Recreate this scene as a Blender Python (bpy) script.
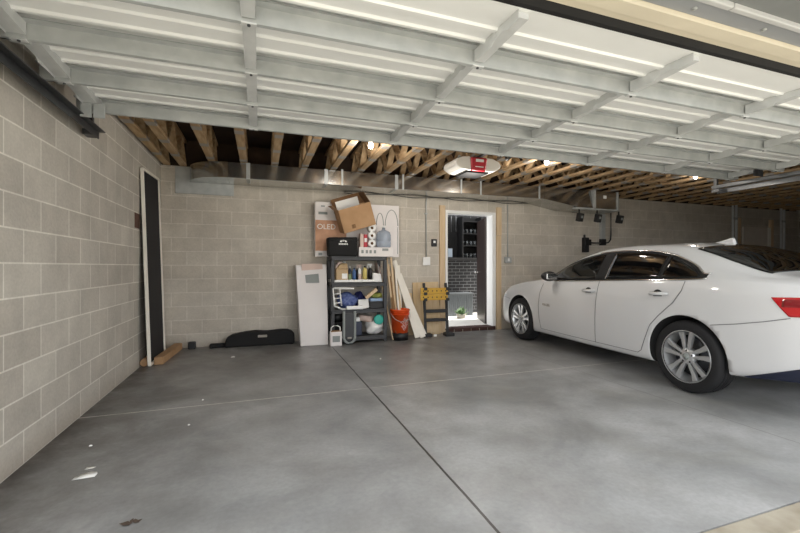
import bpy, bmesh, math, random
from mathutils import Matrix, Vector
R = math.radians
random.seed(7)
for o in list(bpy.data.objects): bpy.data.objects.remove(o)
SC = bpy.context.scene
COL = SC.collection

# ------------------------------------------------------------------ camera, sky, exposure
H = 1.18                                   # eye height
YAW = math.atan(140/400)
cd = bpy.data.cameras.new('camera'); cam = bpy.data.objects.new('camera', cd); COL.objects.link(cam)
cd.sensor_width = 36; cd.lens = 18; cd.clip_end = 200
cam.location = (0, 0, H); cam.rotation_euler = (R(90), 0, -YAW)
SC.camera = cam
w = bpy.data.worlds.new('world'); SC.world = w; w.use_nodes = True
wb = w.node_tree.nodes['Background']; wb.inputs[0].default_value = (0.96, 0.98, 1.0, 1); wb.inputs[1].default_value = 1.8
VS = SC.view_settings
SC.display_settings.display_device = 'sRGB'
VS.view_transform = 'Standard'; VS.look = 'None'; VS.gamma = 1; VS.use_curve_mapping = False
VS.exposure = 0.70
SC.cycles.use_denoising = True
SC.cycles.diffuse_bounces = 8; SC.cycles.max_bounces = 14; SC.cycles.sample_clamp_indirect = 8
LAMP_W = 13
sd_ = bpy.data.lights.new('sun', 'SUN'); sd_.energy = 6.0; sd_.angle = R(1.5); sd_.color = (1, .95, .88)
sun = bpy.data.objects.new('sun', sd_); COL.objects.link(sun)
sun.rotation_euler = Vector((-.6, .1, -1.0)).to_track_quat('-Z', 'Y').to_euler()   # high, over the driveway

# ------------------------------------------------------------------ helpers
def lin(hx):
    c = [int(hx[i:i+2], 16)/255 for i in (0, 2, 4)]
    return tuple(x/12.92 if x <= .04045 else ((x+.055)/1.055)**2.4 for x in c) + (1,)
def mat(name, hx, rough=.6, metal=0.0, var=0.0, vs=6.0, bump=0.0, bs=40.0, coat=0.0, emit=0.0, trans=0.0, hx2=None, spec=None, stretch=None, alpha=1.0):
    m = bpy.data.materials.new(name); m.use_nodes = True
    nt = m.node_tree; b = nt.nodes['Principled BSDF']
    c = lin(hx)
    b.inputs['Base Color'].default_value = c; b.inputs['Roughness'].default_value = rough; b.inputs['Metallic'].default_value = metal
    if coat: b.inputs['Coat Weight'].default_value = coat; b.inputs['Coat Roughness'].default_value = .04
    if trans: b.inputs['Transmission Weight'].default_value = trans
    if spec is not None: b.inputs['Specular IOR Level'].default_value = spec
    if alpha < 1: b.inputs['Alpha'].default_value = alpha
    if emit: b.inputs['Emission Color'].default_value = c; b.inputs['Emission Strength'].default_value = emit
    tc = nt.nodes.new('ShaderNodeTexCoord'); mp = nt.nodes.new('ShaderNodeMapping')
    nt.links.new(tc.outputs['Object'], mp.inputs[0])
    if stretch: mp.inputs['Scale'].default_value = stretch
    if var or hx2:
        n = nt.nodes.new('ShaderNodeTexNoise'); n.inputs['Scale'].default_value = vs; n.inputs['Detail'].default_value = 5
        nt.links.new(mp.outputs[0], n.inputs[0])
        r = nt.nodes.new('ShaderNodeValToRGB'); nt.links.new(n.outputs[0], r.inputs[0])
        r.color_ramp.elements[0].position = .3; r.color_ramp.elements[1].position = .7
        d = lin(hx2) if hx2 else tuple(min(1, x*(1-var)) for x in c[:3])+(1,)
        r.color_ramp.elements[0].color = d; r.color_ramp.elements[1].color = c
        nt.links.new(r.outputs[0], b.inputs['Base Color'])
    if bump:
        n = nt.nodes.new('ShaderNodeTexNoise'); n.inputs['Scale'].default_value = bs; n.inputs['Detail'].default_value = 4
        nt.links.new(mp.outputs[0], n.inputs[0])
        bp = nt.nodes.new('ShaderNodeBump'); bp.inputs['Strength'].default_value = bump; bp.inputs['Distance'].default_value = .01
        nt.links.new(n.outputs[0], bp.inputs['Height']); nt.links.new(bp.outputs[0], b.inputs['Normal'])
    return m

def px(x, y, Y):                           # point seen at (x, y) on the upright plane at depth Y
    u = (x-400)/400; v = (266.5-y)/400; s, c = math.sin(YAW), math.cos(YAW)
    t = Y/(c-u*s); return Vector(((s+u*c)*t, Y, H+v*t))
def pxX(x, Y): return px(x, 200, Y).x

class MB:
    def __init__(s): s.bm = bmesh.new(); s.M = Matrix.Identity(4); s.mi = 0
    def _v(s, p): return s.bm.verts.new(s.M @ Vector(p))
    def _f(s, vs, smooth=False):
        try:
            f = s.bm.faces.new(vs); f.material_index = s.mi; f.smooth = smooth; return f
        except ValueError: return None
    def box(s, x0, x1, y0, y1, z0, z1):
        v = [s._v(p) for p in ((x0,y0,z0),(x1,y0,z0),(x1,y1,z0),(x0,y1,z0),(x0,y0,z1),(x1,y0,z1),(x1,y1,z1),(x0,y1,z1))]
        for q in ((0,3,2,1),(4,5,6,7),(0,1,5,4),(1,2,6,5),(2,3,7,6),(3,0,4,7)): s._f([v[i] for i in q])
        return s
    def hexa(s, pts):                      # 4 bottom, 4 top corners
        v = [s._v(p) for p in pts]
        for q in ((0,3,2,1),(4,5,6,7),(0,1,5,4),(1,2,6,5),(2,3,7,6),(3,0,4,7)): s._f([v[i] for i in q])
        return s
    def beam(s, p, q, wd, ht, up=(0,0,1)):
        p, q = Vector(p), Vector(q); d = (q-p).normalized(); up = Vector(up)
        if abs(d.dot(up)) > .99: up = Vector((0,1,0))
        sx = d.cross(up).normalized()*wd/2; sz = sx.cross(d).normalized()*ht/2
        v = [s._v(a+i*sx+j*sz) for a in (p, q) for i, j in ((-1,-1),(1,-1),(1,1),(-1,1))]
        for k in ((3,2,1,0),(4,5,6,7),(0,1,5,4),(1,2,6,5),(2,3,7,6),(3,0,4,7)): s._f([v[i] for i in k])
        return s
    def tube(s, pts, r, n=10, cap=True, closed=False):
        pts = [Vector(p) for p in pts]; rings = []; N = len(pts)
        ref = None
        for i, p in enumerate(pts):
            a = pts[(i-1) % N] if (i or closed) else pts[0]; b = pts[(i+1) % N] if (i < N-1 or closed) else pts[-1]
            d = (b-a).normalized()
            if ref is None: ref = Vector((0,0,1)) if abs(d.z) < .9 else Vector((1,0,0))
            x = d.cross(ref)
            if x.length < 1e-4: x = d.cross(Vector((0.3,1,0.2)))
            x.normalize(); y = d.cross(x); ref = -y if False else ref
            rr = r[i] if isinstance(r, (list, tuple)) else r
            rings.append([s._v(p+rr*(math.cos(t)*x+math.sin(t)*y)) for t in [2*math.pi*k/n for k in range(n)]])
        for i in range(N if closed else N-1):
            A, B = rings[i], rings[(i+1) % N]
            for k in range(n): s._f([A[k], A[(k+1)%n], B[(k+1)%n], B[k]], True)
        if cap and not closed: s._f(rings[0][::-1]); s._f(rings[-1])
        return s
    def lathe(s, prof, n=24, smooth=True, cap=True):   # prof: (r, z) about local Z
        rings = []
        for r, z in prof:
            if r < 1e-5: rings.append([s._v((0,0,z))])
            else: rings.append([s._v((r*math.cos(2*math.pi*k/n), r*math.sin(2*math.pi*k/n), z)) for k in range(n)])
        for A, B in zip(rings, rings[1:]):
            for k in range(n):
                a = [A[0]] if len(A) == 1 else [A[k], A[(k+1)%n]]
                b = [B[0]] if len(B) == 1 else [B[(k+1)%n], B[k]]
                if len(a)+len(b) > 2: s._f(a+b, smooth)
        if cap:
            if len(rings[0]) > 2: s._f(rings[0][::-1])
            if len(rings[-1]) > 2: s._f(rings[-1])
        return s
    def prism(s, poly, a, b, axis='y'):    # polygon in the two other axes, extruded a..b
        def P(u, v, t):
            return {'x': (t,u,v), 'y': (u,t,v), 'z': (u,v,t)}[axis]
        A = [s._v(P(u,v,a)) for u,v in poly]; B = [s._v(P(u,v,b)) for u,v in poly]
        s._f(A); s._f(B[::-1]); n = len(A)
        for i in range(n): s._f([A[i], B[i], B[(i+1)%n], A[(i+1)%n]])
        return s
    def blob(s, c, r, seed=0, amp=.15, n=14, m=9, flat=None):
        rnd = random.Random(seed); ph = [(rnd.uniform(1,4), rnd.uniform(0,6.3), rnd.uniform(1,4), rnd.uniform(0,6.3)) for _ in range(4)]
        rings = []
        for i in range(m+1):
            th = math.pi*i/m; ring = []
            for k in range(n if 0 < i < m else 1):
                fi = 2*math.pi*k/n; d = 1
                for a,b,e,g in ph: d += amp*.5*math.sin(round(a)*fi+b)*math.sin(e*th+g)*math.sin(th)
                p = Vector((c[0]+r[0]*d*math.sin(th)*math.cos(fi), c[1]+r[1]*d*math.sin(th)*math.sin(fi), c[2]+r[2]*d*math.cos(th)))
                if flat is not None: p.z = max(p.z, flat)
                ring.append(s._v(p))
            rings.append(ring)
        for A, B in zip(rings, rings[1:]):
            for k in range(n):
                a = [A[0]] if len(A) == 1 else [A[(k+1)%n], A[k]]
                b = [B[0]] if len(B) == 1 else [B[k], B[(k+1)%n]]
                s._f(a+b, True)
        return s
    def sheet(s, rows, th=.0, smooth=True):   # rows of points -> quad sheet
        V = [[s._v(p) for p in r] for r in rows]
        for A, B in zip(V, V[1:]):
            for k in range(len(A)-1): s._f([A[k], A[k+1], B[k+1], B[k]], smooth)
        return s
    def build(s, name, m, parent=None, bevel=0, loc=None, rot=None, solid=0, keep=False, seg=2):
        if not keep: bmesh.ops.recalc_face_normals(s.bm, faces=s.bm.faces)
        me = bpy.data.meshes.new(name); s.bm.to_mesh(me); s.bm.free()
        for mm in (m if isinstance(m, (list, tuple)) else [m]): me.materials.append(mm)
        o = bpy.data.objects.new(name, me); COL.objects.link(o)
        if parent: o.parent = parent
        if loc: o.location = loc
        if rot: o.rotation_euler = rot
        if solid:
            q = o.modifiers.new('solid', 'SOLIDIFY'); q.thickness = solid; q.offset = 0
        if bevel:
            q = o.modifiers.new('bevel', 'BEVEL'); q.width = bevel; q.segments = seg; q.limit_method = 'ANGLE'; q.angle_limit = R(40)
        return o
def tag(o, label, cat, group=None, kind=None):
    o['label'] = label; o['category'] = cat
    if group: o['group'] = group
    if kind: o['kind'] = kind
    return o
def thing(name, label, cat, loc=(0,0,0), rz=0, group=None, rot=None):
    o = bpy.data.objects.new(name, None); COL.objects.link(o); o.empty_display_size = .1
    o.location = loc; o.rotation_euler = rot if rot else (0,0,rz)
    return tag(o, label, cat, group)
def struct(o): o['kind'] = 'structure'; return o
def dup(root, loc=None, rz=None, label=None):
    def rec(o, par):
        c = o.copy(); COL.objects.link(c); c.parent = par
        for ch in o.children: rec(ch, c)
        return c
    r = rec(root, None)
    if loc is not None: r.location = loc
    if rz is not None: r.rotation_euler = (0,0,rz)
    if label: r['label'] = label
    return r
def text(s, size, name, m, parent, M, depth=.0015, fit=None):
    cu = bpy.data.curves.new(name, 'FONT'); cu.body = s; cu.size = size; cu.extrude = depth; cu.align_x = 'CENTER'; cu.align_y = 'CENTER'
    t = bpy.data.objects.new('tmp', cu); COL.objects.link(t)
    bpy.context.view_layer.update()
    me = bpy.data.meshes.new_from_object(t.evaluated_get(bpy.context.evaluated_depsgraph_get()))
    bpy.data.objects.remove(t)
    me.name = name; me.transform(M); me.materials.clear(); me.materials.append(m)
    if fit: 
        for v in me.vertices: v.co = fit(v.co)
    o = bpy.data.objects.new(name, me); COL.objects.link(o); o.parent = parent
    return o
FACE = Matrix.Rotation(R(90), 4, 'X')      # text facing -Y

# ------------------------------------------------------------------ materials
def block_wall(name, axis, c1, c2, mort, course=.2, stain=.5):
    m = bpy.data.materials.new(name); m.use_nodes = True; nt = m.node_tree; L = nt.links.new; N = nt.nodes.new
    b = nt.nodes['Principled BSDF']; b.inputs['Roughness'].default_value = .85
    g = N('ShaderNodeNewGeometry'); sp = N('ShaderNodeSeparateXYZ'); L(g.outputs['Position'], sp.inputs[0])
    cb = N('ShaderNodeCombineXYZ'); L(sp.outputs[axis], cb.inputs[0]); L(sp.outputs['Z'], cb.inputs[1])
    br = N('ShaderNodeTexBrick'); L(cb.outputs[0], br.inputs[0])
    br.inputs['Scale'].default_value = 1; br.inputs['Row Height'].default_value = course; br.inputs['Brick Width'].default_value = .4
    br.inputs['Mortar Size'].default_value = .006; br.inputs['Mortar Smooth'].default_value = .3; br.inputs['Bias'].default_value = 0
    br.inputs['Color1'].default_value = lin(c1); br.inputs['Color2'].default_value = lin(c2); br.inputs['Mortar'].default_value = lin(mort)
    n1 = N('ShaderNodeTexNoise'); n1.inputs['Scale'].default_value = 2.3; n1.inputs['Detail'].default_value = 6; n1.inputs['Roughness'].default_value = .65
    L(g.outputs['Position'], n1.inputs[0])
    n2 = N('ShaderNodeTexNoise'); n2.inputs['Scale'].default_value = 55; n2.inputs['Detail'].default_value = 3
    L(g.outputs['Position'], n2.inputs[0])
    r1 = N('ShaderNodeMapRange'); L(n1.outputs[0], r1.inputs[0]); r1.inputs[1].default_value = .3; r1.inputs[2].default_value = .72; r1.inputs[3].default_value = 1-stain*.5; r1.inputs[4].default_value = 1.06
    r2 = N('ShaderNodeMapRange'); L(n2.outputs[0], r2.inputs[0]); r2.inputs[1].default_value = .3; r2.inputs[2].default_value = .7; r2.inputs[3].default_value = .95; r2.inputs[4].default_value = 1.06
    mu = N('ShaderNodeMath'); mu.operation = 'MULTIPLY'; L(r1.outputs[0], mu.inputs[0]); L(r2.outputs[0], mu.inputs[1])
    mx = N('ShaderNodeMix'); mx.data_type = 'RGBA'; mx.blend_type = 'MULTIPLY'; mx.inputs[0].default_value = 1
    L(br.outputs['Color'], mx.inputs[6]); L(mu.outputs[0], mx.inputs[7])
    # grime splashed along the foot of the wall
    fo = N('ShaderNodeMapRange'); L(sp.outputs['Z'], fo.inputs[0]); fo.inputs[1].default_value = 0; fo.inputs[2].default_value = .14; fo.inputs[3].default_value = .55; fo.inputs[4].default_value = 0
    fm = N('ShaderNodeMath'); fm.operation = 'MULTIPLY'; L(fo.outputs[0], fm.inputs[0]); L(n1.outputs[0], fm.inputs[1])
    mz = N('ShaderNodeMix'); mz.data_type = 'RGBA'; L(fm.outputs[0], mz.inputs[0]); L(mx.outputs[2], mz.inputs[6]); mz.inputs[7].default_value = lin('7a6248')
    L(mz.outputs[2], b.inputs['Base Color'])
    ad = N('ShaderNodeMath'); ad.operation = 'MULTIPLY_ADD'; L(br.outputs['Fac'], ad.inputs[0]); ad.inputs[1].default_value = -.7; L(n2.outputs[0], ad.inputs[2])
    bp = N('ShaderNodeBump'); bp.inputs['Strength'].default_value = .35; bp.inputs['Distance'].default_value = .006; L(ad.outputs[0], bp.inputs['Height']); L(bp.outputs[0], b.inputs['Normal'])
    return m
def concrete_floor():
    m = bpy.data.materials.new('polished_concrete'); m.use_nodes = True; nt = m.node_tree; L = nt.links.new; N = nt.nodes.new
    b = nt.nodes['Principled BSDF']
    g = N('ShaderNodeNewGeometry'); sp = N('ShaderNodeSeparateXYZ'); L(g.outputs['Position'], sp.inputs[0])
    def noise(sc, det=6, ro=.6, dist=0):
        n = N('ShaderNodeTexNoise'); n.inputs['Scale'].default_value = sc; n.inputs['Detail'].default_value = det; n.inputs['Roughness'].default_value = ro; n.inputs['Distortion'].default_value = dist
        L(g.outputs['Position'], n.inputs[0]); return n.outputs[0]
    def rng(o, a, b_, c, d):
        r = N('ShaderNodeMapRange'); L(o, r.inputs[0])
        for i, v in enumerate((a, b_, c, d)): r.inputs[i+1].default_value = v
        return r.outputs[0]
    def math2(op, a, c):
        q = N('ShaderNodeMath'); q.operation = op
        for i, v in enumerate((a, c)):
            if isinstance(v, (int, float)): q.inputs[i].default_value = v
            else: L(v, q.inputs[i])
        return q.outputs[0]
    def mixc(f, a, c, mode='MIX'):
        q = N('ShaderNodeMix'); q.data_type = 'RGBA'; q.blend_type = mode
        if isinstance(f, (int, float)): q.inputs[0].default_value = f
        else: L(f, q.inputs[0])
        for i, v in ((6, a), (7, c)):
            if isinstance(v, tuple): q.inputs[i].default_value = v
            else: L(v, q.inputs[i])
        return q.outputs[2]
    base = mixc(rng(noise(1.1, 7, .62, .4), .35, .65, 0, 1), lin('8a8c8d'), lin('b3b4b5'))
    base = mixc(rng(noise(2.4, 3, .5), .42, .8, 0, .55), base, lin('6f6d68'))
    base = mixc(rng(noise(38, 3), .3, .8, 0, .3), base, lin('6a6966'))
    # tyre dirt along the left wall and over the back of the bay
    dl = math2('MULTIPLY', rng(sp.outputs['X'], -1.3, -.05, 1, 0), rng(noise(1.9, 6, .7, .3), .35, .6, .25, 1))
    db = math2('MULTIPLY', rng(sp.outputs['Y'], 3.6, 6.2, 0, 1.0), rng(noise(1.4, 6, .7, .5), .35, .65, .25, 1))
    dirt = math2('MAXIMUM', math2('MULTIPLY', dl, .8), math2('MULTIPLY', db, .8))
    base = mixc(dirt, base, lin('453e39'))
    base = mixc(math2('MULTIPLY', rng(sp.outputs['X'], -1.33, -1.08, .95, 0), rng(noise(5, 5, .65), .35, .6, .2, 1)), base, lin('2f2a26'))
    base = mixc(math2('MULTIPLY', rng(noise(.9, 5, .6, .8), .55, .72, 0, .5), rng(sp.outputs['X'], 1.0, 2.6, 0, 1)), base, lin('86857a'))
    def line(ax, at, hw, wob=.012):
        p = math2('ADD', sp.outputs[ax], math2('MULTIPLY', math2('SUBTRACT', noise(3, 3), .5), wob))
        return math2('LESS_THAN', math2('ABSOLUTE', math2('SUBTRACT', p, at), 0), hw)
    base = mixc(line('X', 1.0, .0075), base, lin('2e2b29'))
    base = mixc(math2('MULTIPLY', line('X', 3.4, .004), .6), base, lin('4a4845'))
    base = mixc(math2('MULTIPLY', line('Y', 3.765, .007), rng(noise(1.6), .40, .48, .35, 1)), base, lin('cfcdc6'))
    L(base, b.inputs['Base Color'])
    L(rng(noise(2.2, 6, .65), .3, .7, .285, .44), b.inputs['Roughness'])
    bp = N('ShaderNodeBump'); bp.inputs['Strength'].default_value = .08; bp.inputs['Distance'].default_value = .004; L(noise(30, 4), bp.inputs['Height']); L(bp.outputs[0], b.inputs['Normal'])
    return m
def brick_mat(name, c1, c2, mort, wd, ht, ms):
    m = bpy.data.materials.new(name); m.use_nodes = True; nt = m.node_tree; L = nt.links.new; N = nt.nodes.new
    b = nt.nodes['Principled BSDF']; b.inputs['Roughness'].default_value = .55
    g = N('ShaderNodeNewGeometry'); sp = N('ShaderNodeSeparateXYZ'); L(g.outputs['Position'], sp.inputs[0])
    cb = N('ShaderNodeCombineXYZ'); L(sp.outputs['X'], cb.inputs[0]); L(sp.outputs['Z'], cb.inputs[1])
    br = N('ShaderNodeTexBrick'); L(cb.outputs[0], br.inputs[0]); br.inputs['Scale'].default_value = 1
    br.inputs['Row Height'].default_value = ht; br.inputs['Brick Width'].default_value = wd; br.inputs['Mortar Size'].default_value = ms
    br.inputs['Color1'].default_value = lin(c1); br.inputs['Color2'].default_value = lin(c2); br.inputs['Mortar'].default_value = lin(mort)
    L(br.outputs['Color'], b.inputs['Base Color']); return m

M = dict(
    left=block_wall('left_block', 'Y', 'c4bfb5', 'b6b0a6', 'dfdbd2', stain=.42),
    back=block_wall('back_block', 'X', 'cbc4b8', 'c3bbae', 'd9d2c8', stain=.45),
    floor=concrete_floor(),
    drive=mat('driveway', 'b5b1a6', .85, var=.2, vs=2, bump=.2, hx2='958f82'),
    curb=mat('curb_concrete', 'b2ab9c', .85, hx2='8f8675', vs=5, bump=.3),
    sub=mat('subfloor', '4a3626', .9, hx2='2c2018', vs=3),
    galv=mat('galvanised', 'bcbfbe', .42, .35, hx2='a8acac', vs=8),
    duct=mat('duct_metal', 'c4c4c2', .15, .95, hx2='a9aaa8', vs=3, bump=.05, bs=3),
    dark_steel=mat('dark_steel', '55575a', .45, .8, var=.3),
    track_steel=mat('track_steel', '8b8d8f', .4, .7, var=.2),
    stile=mat('galvanised_stile', 'd2d4d4', .5, .1, hx2='c2c5c5', vs=8),
    panel=mat('door_panel', 'eef0ef', .45, var=.04, vs=3),
    cream=mat('cream_trim', 'd8cfba', .6, var=.1, vs=3),
    fascia=mat('grey_fascia', '9a9da0', .5, .2, var=.08, vs=2),
    fascia_light=mat('light_fascia', 'c2c3c2', .5, var=.06),
    soffit=mat('soffit_grey', '7d8080', .8, var=.1),
    wood=mat('truss_wood', 'c4aa86', .75, hx2='9a7a54', vs=5, stretch=(4, .5, 4)),
    nail=mat('nail_plate_steel', '98928a', .5, .3),
    pine=mat('pine', 'd9c2a2', .7, hx2='c8ad88', vs=6, stretch=(5, 5, .5)),
    paleply=mat('plywood', 'd9c3a0', .7, hx2='c9ad83', vs=4, stretch=(4, 4, .6)),
    brownwood=mat('brown_wood', '8a6a45', .8, hx2='6c5034', vs=6, stretch=(5, 5, .5)),
    whitewood=mat('white_wood', 'ece7dc', .55, var=.06),
    black=mat('black_plastic', '1c1c1e', .5, var=.2),
    black2=mat('black_matte', '131314', .85, var=.2),
    grey_plastic=mat('grey_shelf_plastic', '3c3d40', .5, var=.15),
    white=mat('white_plastic', 'eeeeec', .45, var=.03),
    whitecard=mat('white_carton', 'e6e1df', .75, var=.06, vs=3),
    card=mat('cardboard', 'b5926e', .85, hx2='a3805c', vs=5),
    card_dark=mat('cardboard_inside', '7d5c3d', .9, var=.2),
    orange=mat('orange_plastic', 'e0521c', .45, var=.06),
    yellow=mat('yellow_board', 'd0a640', .6, hx2='b88c2c', vs=5),
    tan=mat('tan_plastic', 'b79a70', .4, var=.1),
    navy=mat('navy_plastic', '1d2740', .4, var=.1),
    blue=mat('blue_plastic', '4a6c9f', .4, var=.1),
    lblue=mat('light_blue_card', '93abca', .6, var=.1),
    green=mat('green_plastic', '8fa67a', .5, var=.1),
    olive=mat('olive_cloth', 'a3a552', .8, hx2='6d7a38', vs=14),
    yellowish=mat('yellow_bottle', 'd9c878', .45, var=.1),
    teal=mat('teal_plastic', '35a898', .5, var=.08),
    pinkish=mat('pink_paper', 'd8c0b4', .75, var=.1),
    paper=mat('paper', 'efefec', .8, var=.03),
    red=mat('red_plastic', 'b0182a', .4, var=.05),
    print_grey=mat('print_grey', '8f9492', .8),
    print_dark=mat('print_dark', '4c5054', .8),
    chrome=mat('chrome', 'd8d8d8', .12, 1.0),
    silver=mat('alloy', 'd0d2d4', .28, .75),
    rubber=mat('tyre_rubber', '17171a', .75, bump=.1, bs=60),
    paint=mat('car_paint', 'd2d3d5', .35, coat=1.0),
    carglass=mat('car_glass', '0b0d0f', .03, spec=.6),
    gap=mat('panel_gap', '2b2c2e', .8),
    seam=mat('door_seam', '77787a', .8),
    taillight=mat('taillight_red', 'b3141c', .12, coat=1.0),
    taillight_dark=mat('taillight_inner', '7d0d16', .15, coat=1.0),
    headlight=mat('headlight_lens', 'cfd6da', .08, coat=1.0),
    valance=mat('navy_valance', '1c2135', .4),
    bulb=mat('bulb_glow', 'fff2dc', .4, emit=14.0),
    dkred=mat('brick_sill', '4a322c', .8, var=.3, vs=20),
    blackbrick=brick_mat('black_brick', '121316', '1a1b1f', '6f7074', .2, .075, .006),
    patio=mat('patio_paving', 'e8e6e0', .8, var=.06, vs=3),
    corr=mat('corrugated_metal', '6d7276', .4, .5),
    leaf=mat('leaf', '6f8a60', .6, hx2='4c6a40', vs=20),
    farpanel=mat('far_door_panel', 'd6cdc1', .6, var=.08),
    pane_reflection=mat('pane_reflection', 'b9c8d8', .3),  # pale blue paints the light reflected in the pane
    dkdoor=mat('dark_brown_door', '2e2320', .4, var=.2, stretch=(4, 4, .5)),
    greydoor=mat('grey_door', 'a39c92', .6, var=.08),
    lens=mat('opener_lens', 'e8e6e0', .35),
    jug=mat('jug_plastic', 'c2cddb', .15, trans=.5),
    orangepic=mat('orange_print', 'dcab8c', .7, hx2='a07455', vs=3.2),
    rust=mat('rust_wood', '5a3a2e', .8, var=.3),
    glassjar=mat('jar_glass', 'a9b0b6', .08, spec=.8, trans=.7),
    screenblack=mat('screen_black', '17161b', .75, var=.15),  # plain black of the leaning sheet
)

# ------------------------------------------------------------------ the setting
XL, YB, ZT = -1.333, 6.5, 2.63
XR = 13.45
struct(MB().box(XL-.2, XR, 1.24, YB, -.3, 0).build('floor', M['floor']))
b = MB().box(-40, 40, -40, 1.10, -.3, -.03); struct(b.build('driveway', M['drive']))
b = MB(); b.box(-40, 40, 1.10, 1.234, -.3, -.001); struct(b.build('trim_threshold', M['curb'], bevel=.004))
struct(MB().box(XL-.2, XL, 1.24, YB+.2, 0, 3.05).build('wall_left', M['left']))
DX0, DX1, DZ0, DZ1 = 3.13, 4.17, .07, 2.19
b = MB()
b.box(XL, DX0, YB, YB+.2, 0, ZT); b.box(DX1, XR, YB, YB+.2, 0, ZT); b.box(DX0, DX1, YB, YB+.2, DZ1, ZT); b.box(DX0, DX1, YB+.02, YB+.2, -.1, 0)
struct(b.build('wall_back', M['back']))
struct(MB().box(XL, XR, YB+.05, YB+.2, ZT, 3.05).build('trim_rim_board', M['sub']))
struct(MB().box(XR, XR+.2, 1.24, YB+.2, 0, 3.05).build('wall_right', M['back']))
b = MB(); b.box(6.05, XR, 1.24, 1.55, 0, 3.05); b.box(XL, -1.24, 1.24, 1.5, 0, 3.05); b.box(-1.24, 6.05, 1.26, 1.56, 2.52, 3.05)
b.box(-9, XL-.2, 1.24, 1.5, 0, 3.05)
struct(b.build('wall_front', M['left']))
struct(MB().box(XL, XR, 1.24, YB+.2, 3.02, 3.12).build('ceiling', M['sub']))
# header trim over the opening
struct(MB().prism([(1.42,2.46),(1.43,2.43),(1.50,2.425),(1.51,2.435),(1.555,2.43),(1.575,2.45),(1.575,2.56),(1.42,2.56)], -1.24, 6.05, 'x').build('trim_cream_header', M['cream']))
b = MB(); b.prism([(1.33,2.455),(1.42,2.45),(1.42,2.54),(1.33,2.54)], -1.24, 6.05, 'x'); struct(b.build('trim_grey_header', M['fascia']))
b = MB(); b.box(-1.24, 2.18, 1.30, 1.33, 2.44, 2.56); b.box(2.186, 6.05, 1.30, 1.33, 2.44, 2.56); struct(b.build('trim_header_lip', M['fascia_light'], bevel=.006))
struct(MB().box(-9, XR, .72, 1.30, 2.465, 2.68).build('soffit', M['soffit']))
for i, xx in enumerate((2.02, 2.55)):
    tag(MB().lathe([(0,0),(.012,0),(.012,.008),(0,.01)], 12).build('screw', M['galv'], loc=(xx, 1.38, 2.446)), ('screw head under the grey header trim beside its lip seam', 'screw head under the grey header trim farther right of the lip seam')[i], 'screw', 'screws in the header trim')

# back door opening and its frame
b = MB(); b.box(DX0, DX0+.045, YB-.02, YB+.18, DZ0, DZ1); b.box(DX1-.075, DX1, YB-.02, YB+.18, DZ0, DZ1); b.box(DX0+.045, DX1-.075, YB-.02, YB+.18, DZ1-.05, DZ1)
struct(b.build('door_1_frame', M['white'], bevel=.004))
b = MB(); b.box(DX0-.115, DX0-.01, YB-.035, YB, .0, 2.27); struct(b.build('trim_1', M['pine'], bevel=.004))
b = MB(); b.box(DX1+.015, DX1+.12, YB-.035, YB, 1.76, 2.29); b.box(DX1+.012, DX1+.117, YB-.03, YB, .0, 1.755); struct(b.build('trim_2', M['pine'], bevel=.004))
b = MB()
for k in range(6): b.box(DX0+.005+k*.172, DX0+.165+k*.172, YB-.03, YB+.2, .0, .066)
struct(b.build('door_1_brick_sill', M['dkred'], bevel=.005))
struct(MB().box(DX0, DX1, YB-.025, YB+.2, -.02, .045).build('door_1_sill_mortar', M['curb']))
# the yard behind the door
struct(MB().box(2.2, 6.4, YB+.2, 8.75, -.1, .06).build('patio', M['patio']))
struct(MB().box(2.0, 6.6, 8.55, 8.75, 0, 4.2).build('wall_yard', M['blackbrick']))
d = thing('open_door', 'dark brown door swung open into the bright yard', 'door', (4.085, 6.69, .08), R(70))
b = MB(); b.box(0, .84, -.02, .02, 0, 2.04); b.build('door_panel', M['dkdoor'], d, .003)
b = MB(); b.M = Matrix.Translation((.76, .02, .98)) @ Matrix.Rotation(R(-90), 4, 'X'); b.lathe([(0,0),(.025,0),(.012,.012),(.012,.03),(.028,.045),(.02,.062),(0,.065)], 14); b.build('door_knob', M['chrome'], d)
sh = thing('wall_shelf', 'black wall shelf with small glasses seen through the back doorway', 'shelf', (4.55, 8.53, 1.36))
b = MB(); b.box(-.62, .38, -.3, 0, -.04, .02); b.build('ledge', M['black'], sh, .004)
b = MB(); b.box(-.62, .38, -.02, 0, .02, .98); b.build('back_panel', M['black2'], sh)
for xx in (-.62, -.13, .36): MB().box(xx, xx+.025, -.28, -.02, .02, .98).build('divider', M['black'], sh)
for zz in (.3, .58, .86): MB().box(-.1, .36, -.26, -.02, zz, zz+.015).build('shelf_board', M['black'], sh)
for xx in (-.5, -.38, -.26):
    b = MB(); b.tube([(xx, -.2, .98), (xx, -.2, .62)], .008, 6); b.lathe([(0,0)],3) if False else None; b.build('hanging_rod', M['dark_steel'], sh)
gi = 0
row = ['lowest', 'second', 'third']; posn = ['leftmost', 'second from left', 'third from left', 'rightmost']
gl0 = None
for r_ in range(3):
    for c_ in range(4):
        x_ = 4.55-.04+c_*.105; z_ = 1.36+(.02, .315, .595)[r_]
        lab = 'small drinking glass, %s, on the %s board of the black yard shelf' % (posn[c_], row[r_])
        if gl0 is None:
            gl0 = tag(MB().lathe([(0,0),(.026,0),(.032,.11),(.028,.11),(.022,.01),(0,.01)], 12, cap=False).build('drinking_glass', M['glassjar']), lab, 'glass', 'glasses on the yard shelf')
            g_ = gl0
        else: g_ = dup(gl0, label=lab)
        g_.location = (x_, 8.4, z_)
pw = thing('framed_mirror', 'small mirror with a painted pale blue reflection on the black shelf behind the doorway', 'mirror', (4.19, 8.44, 1.38))
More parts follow.
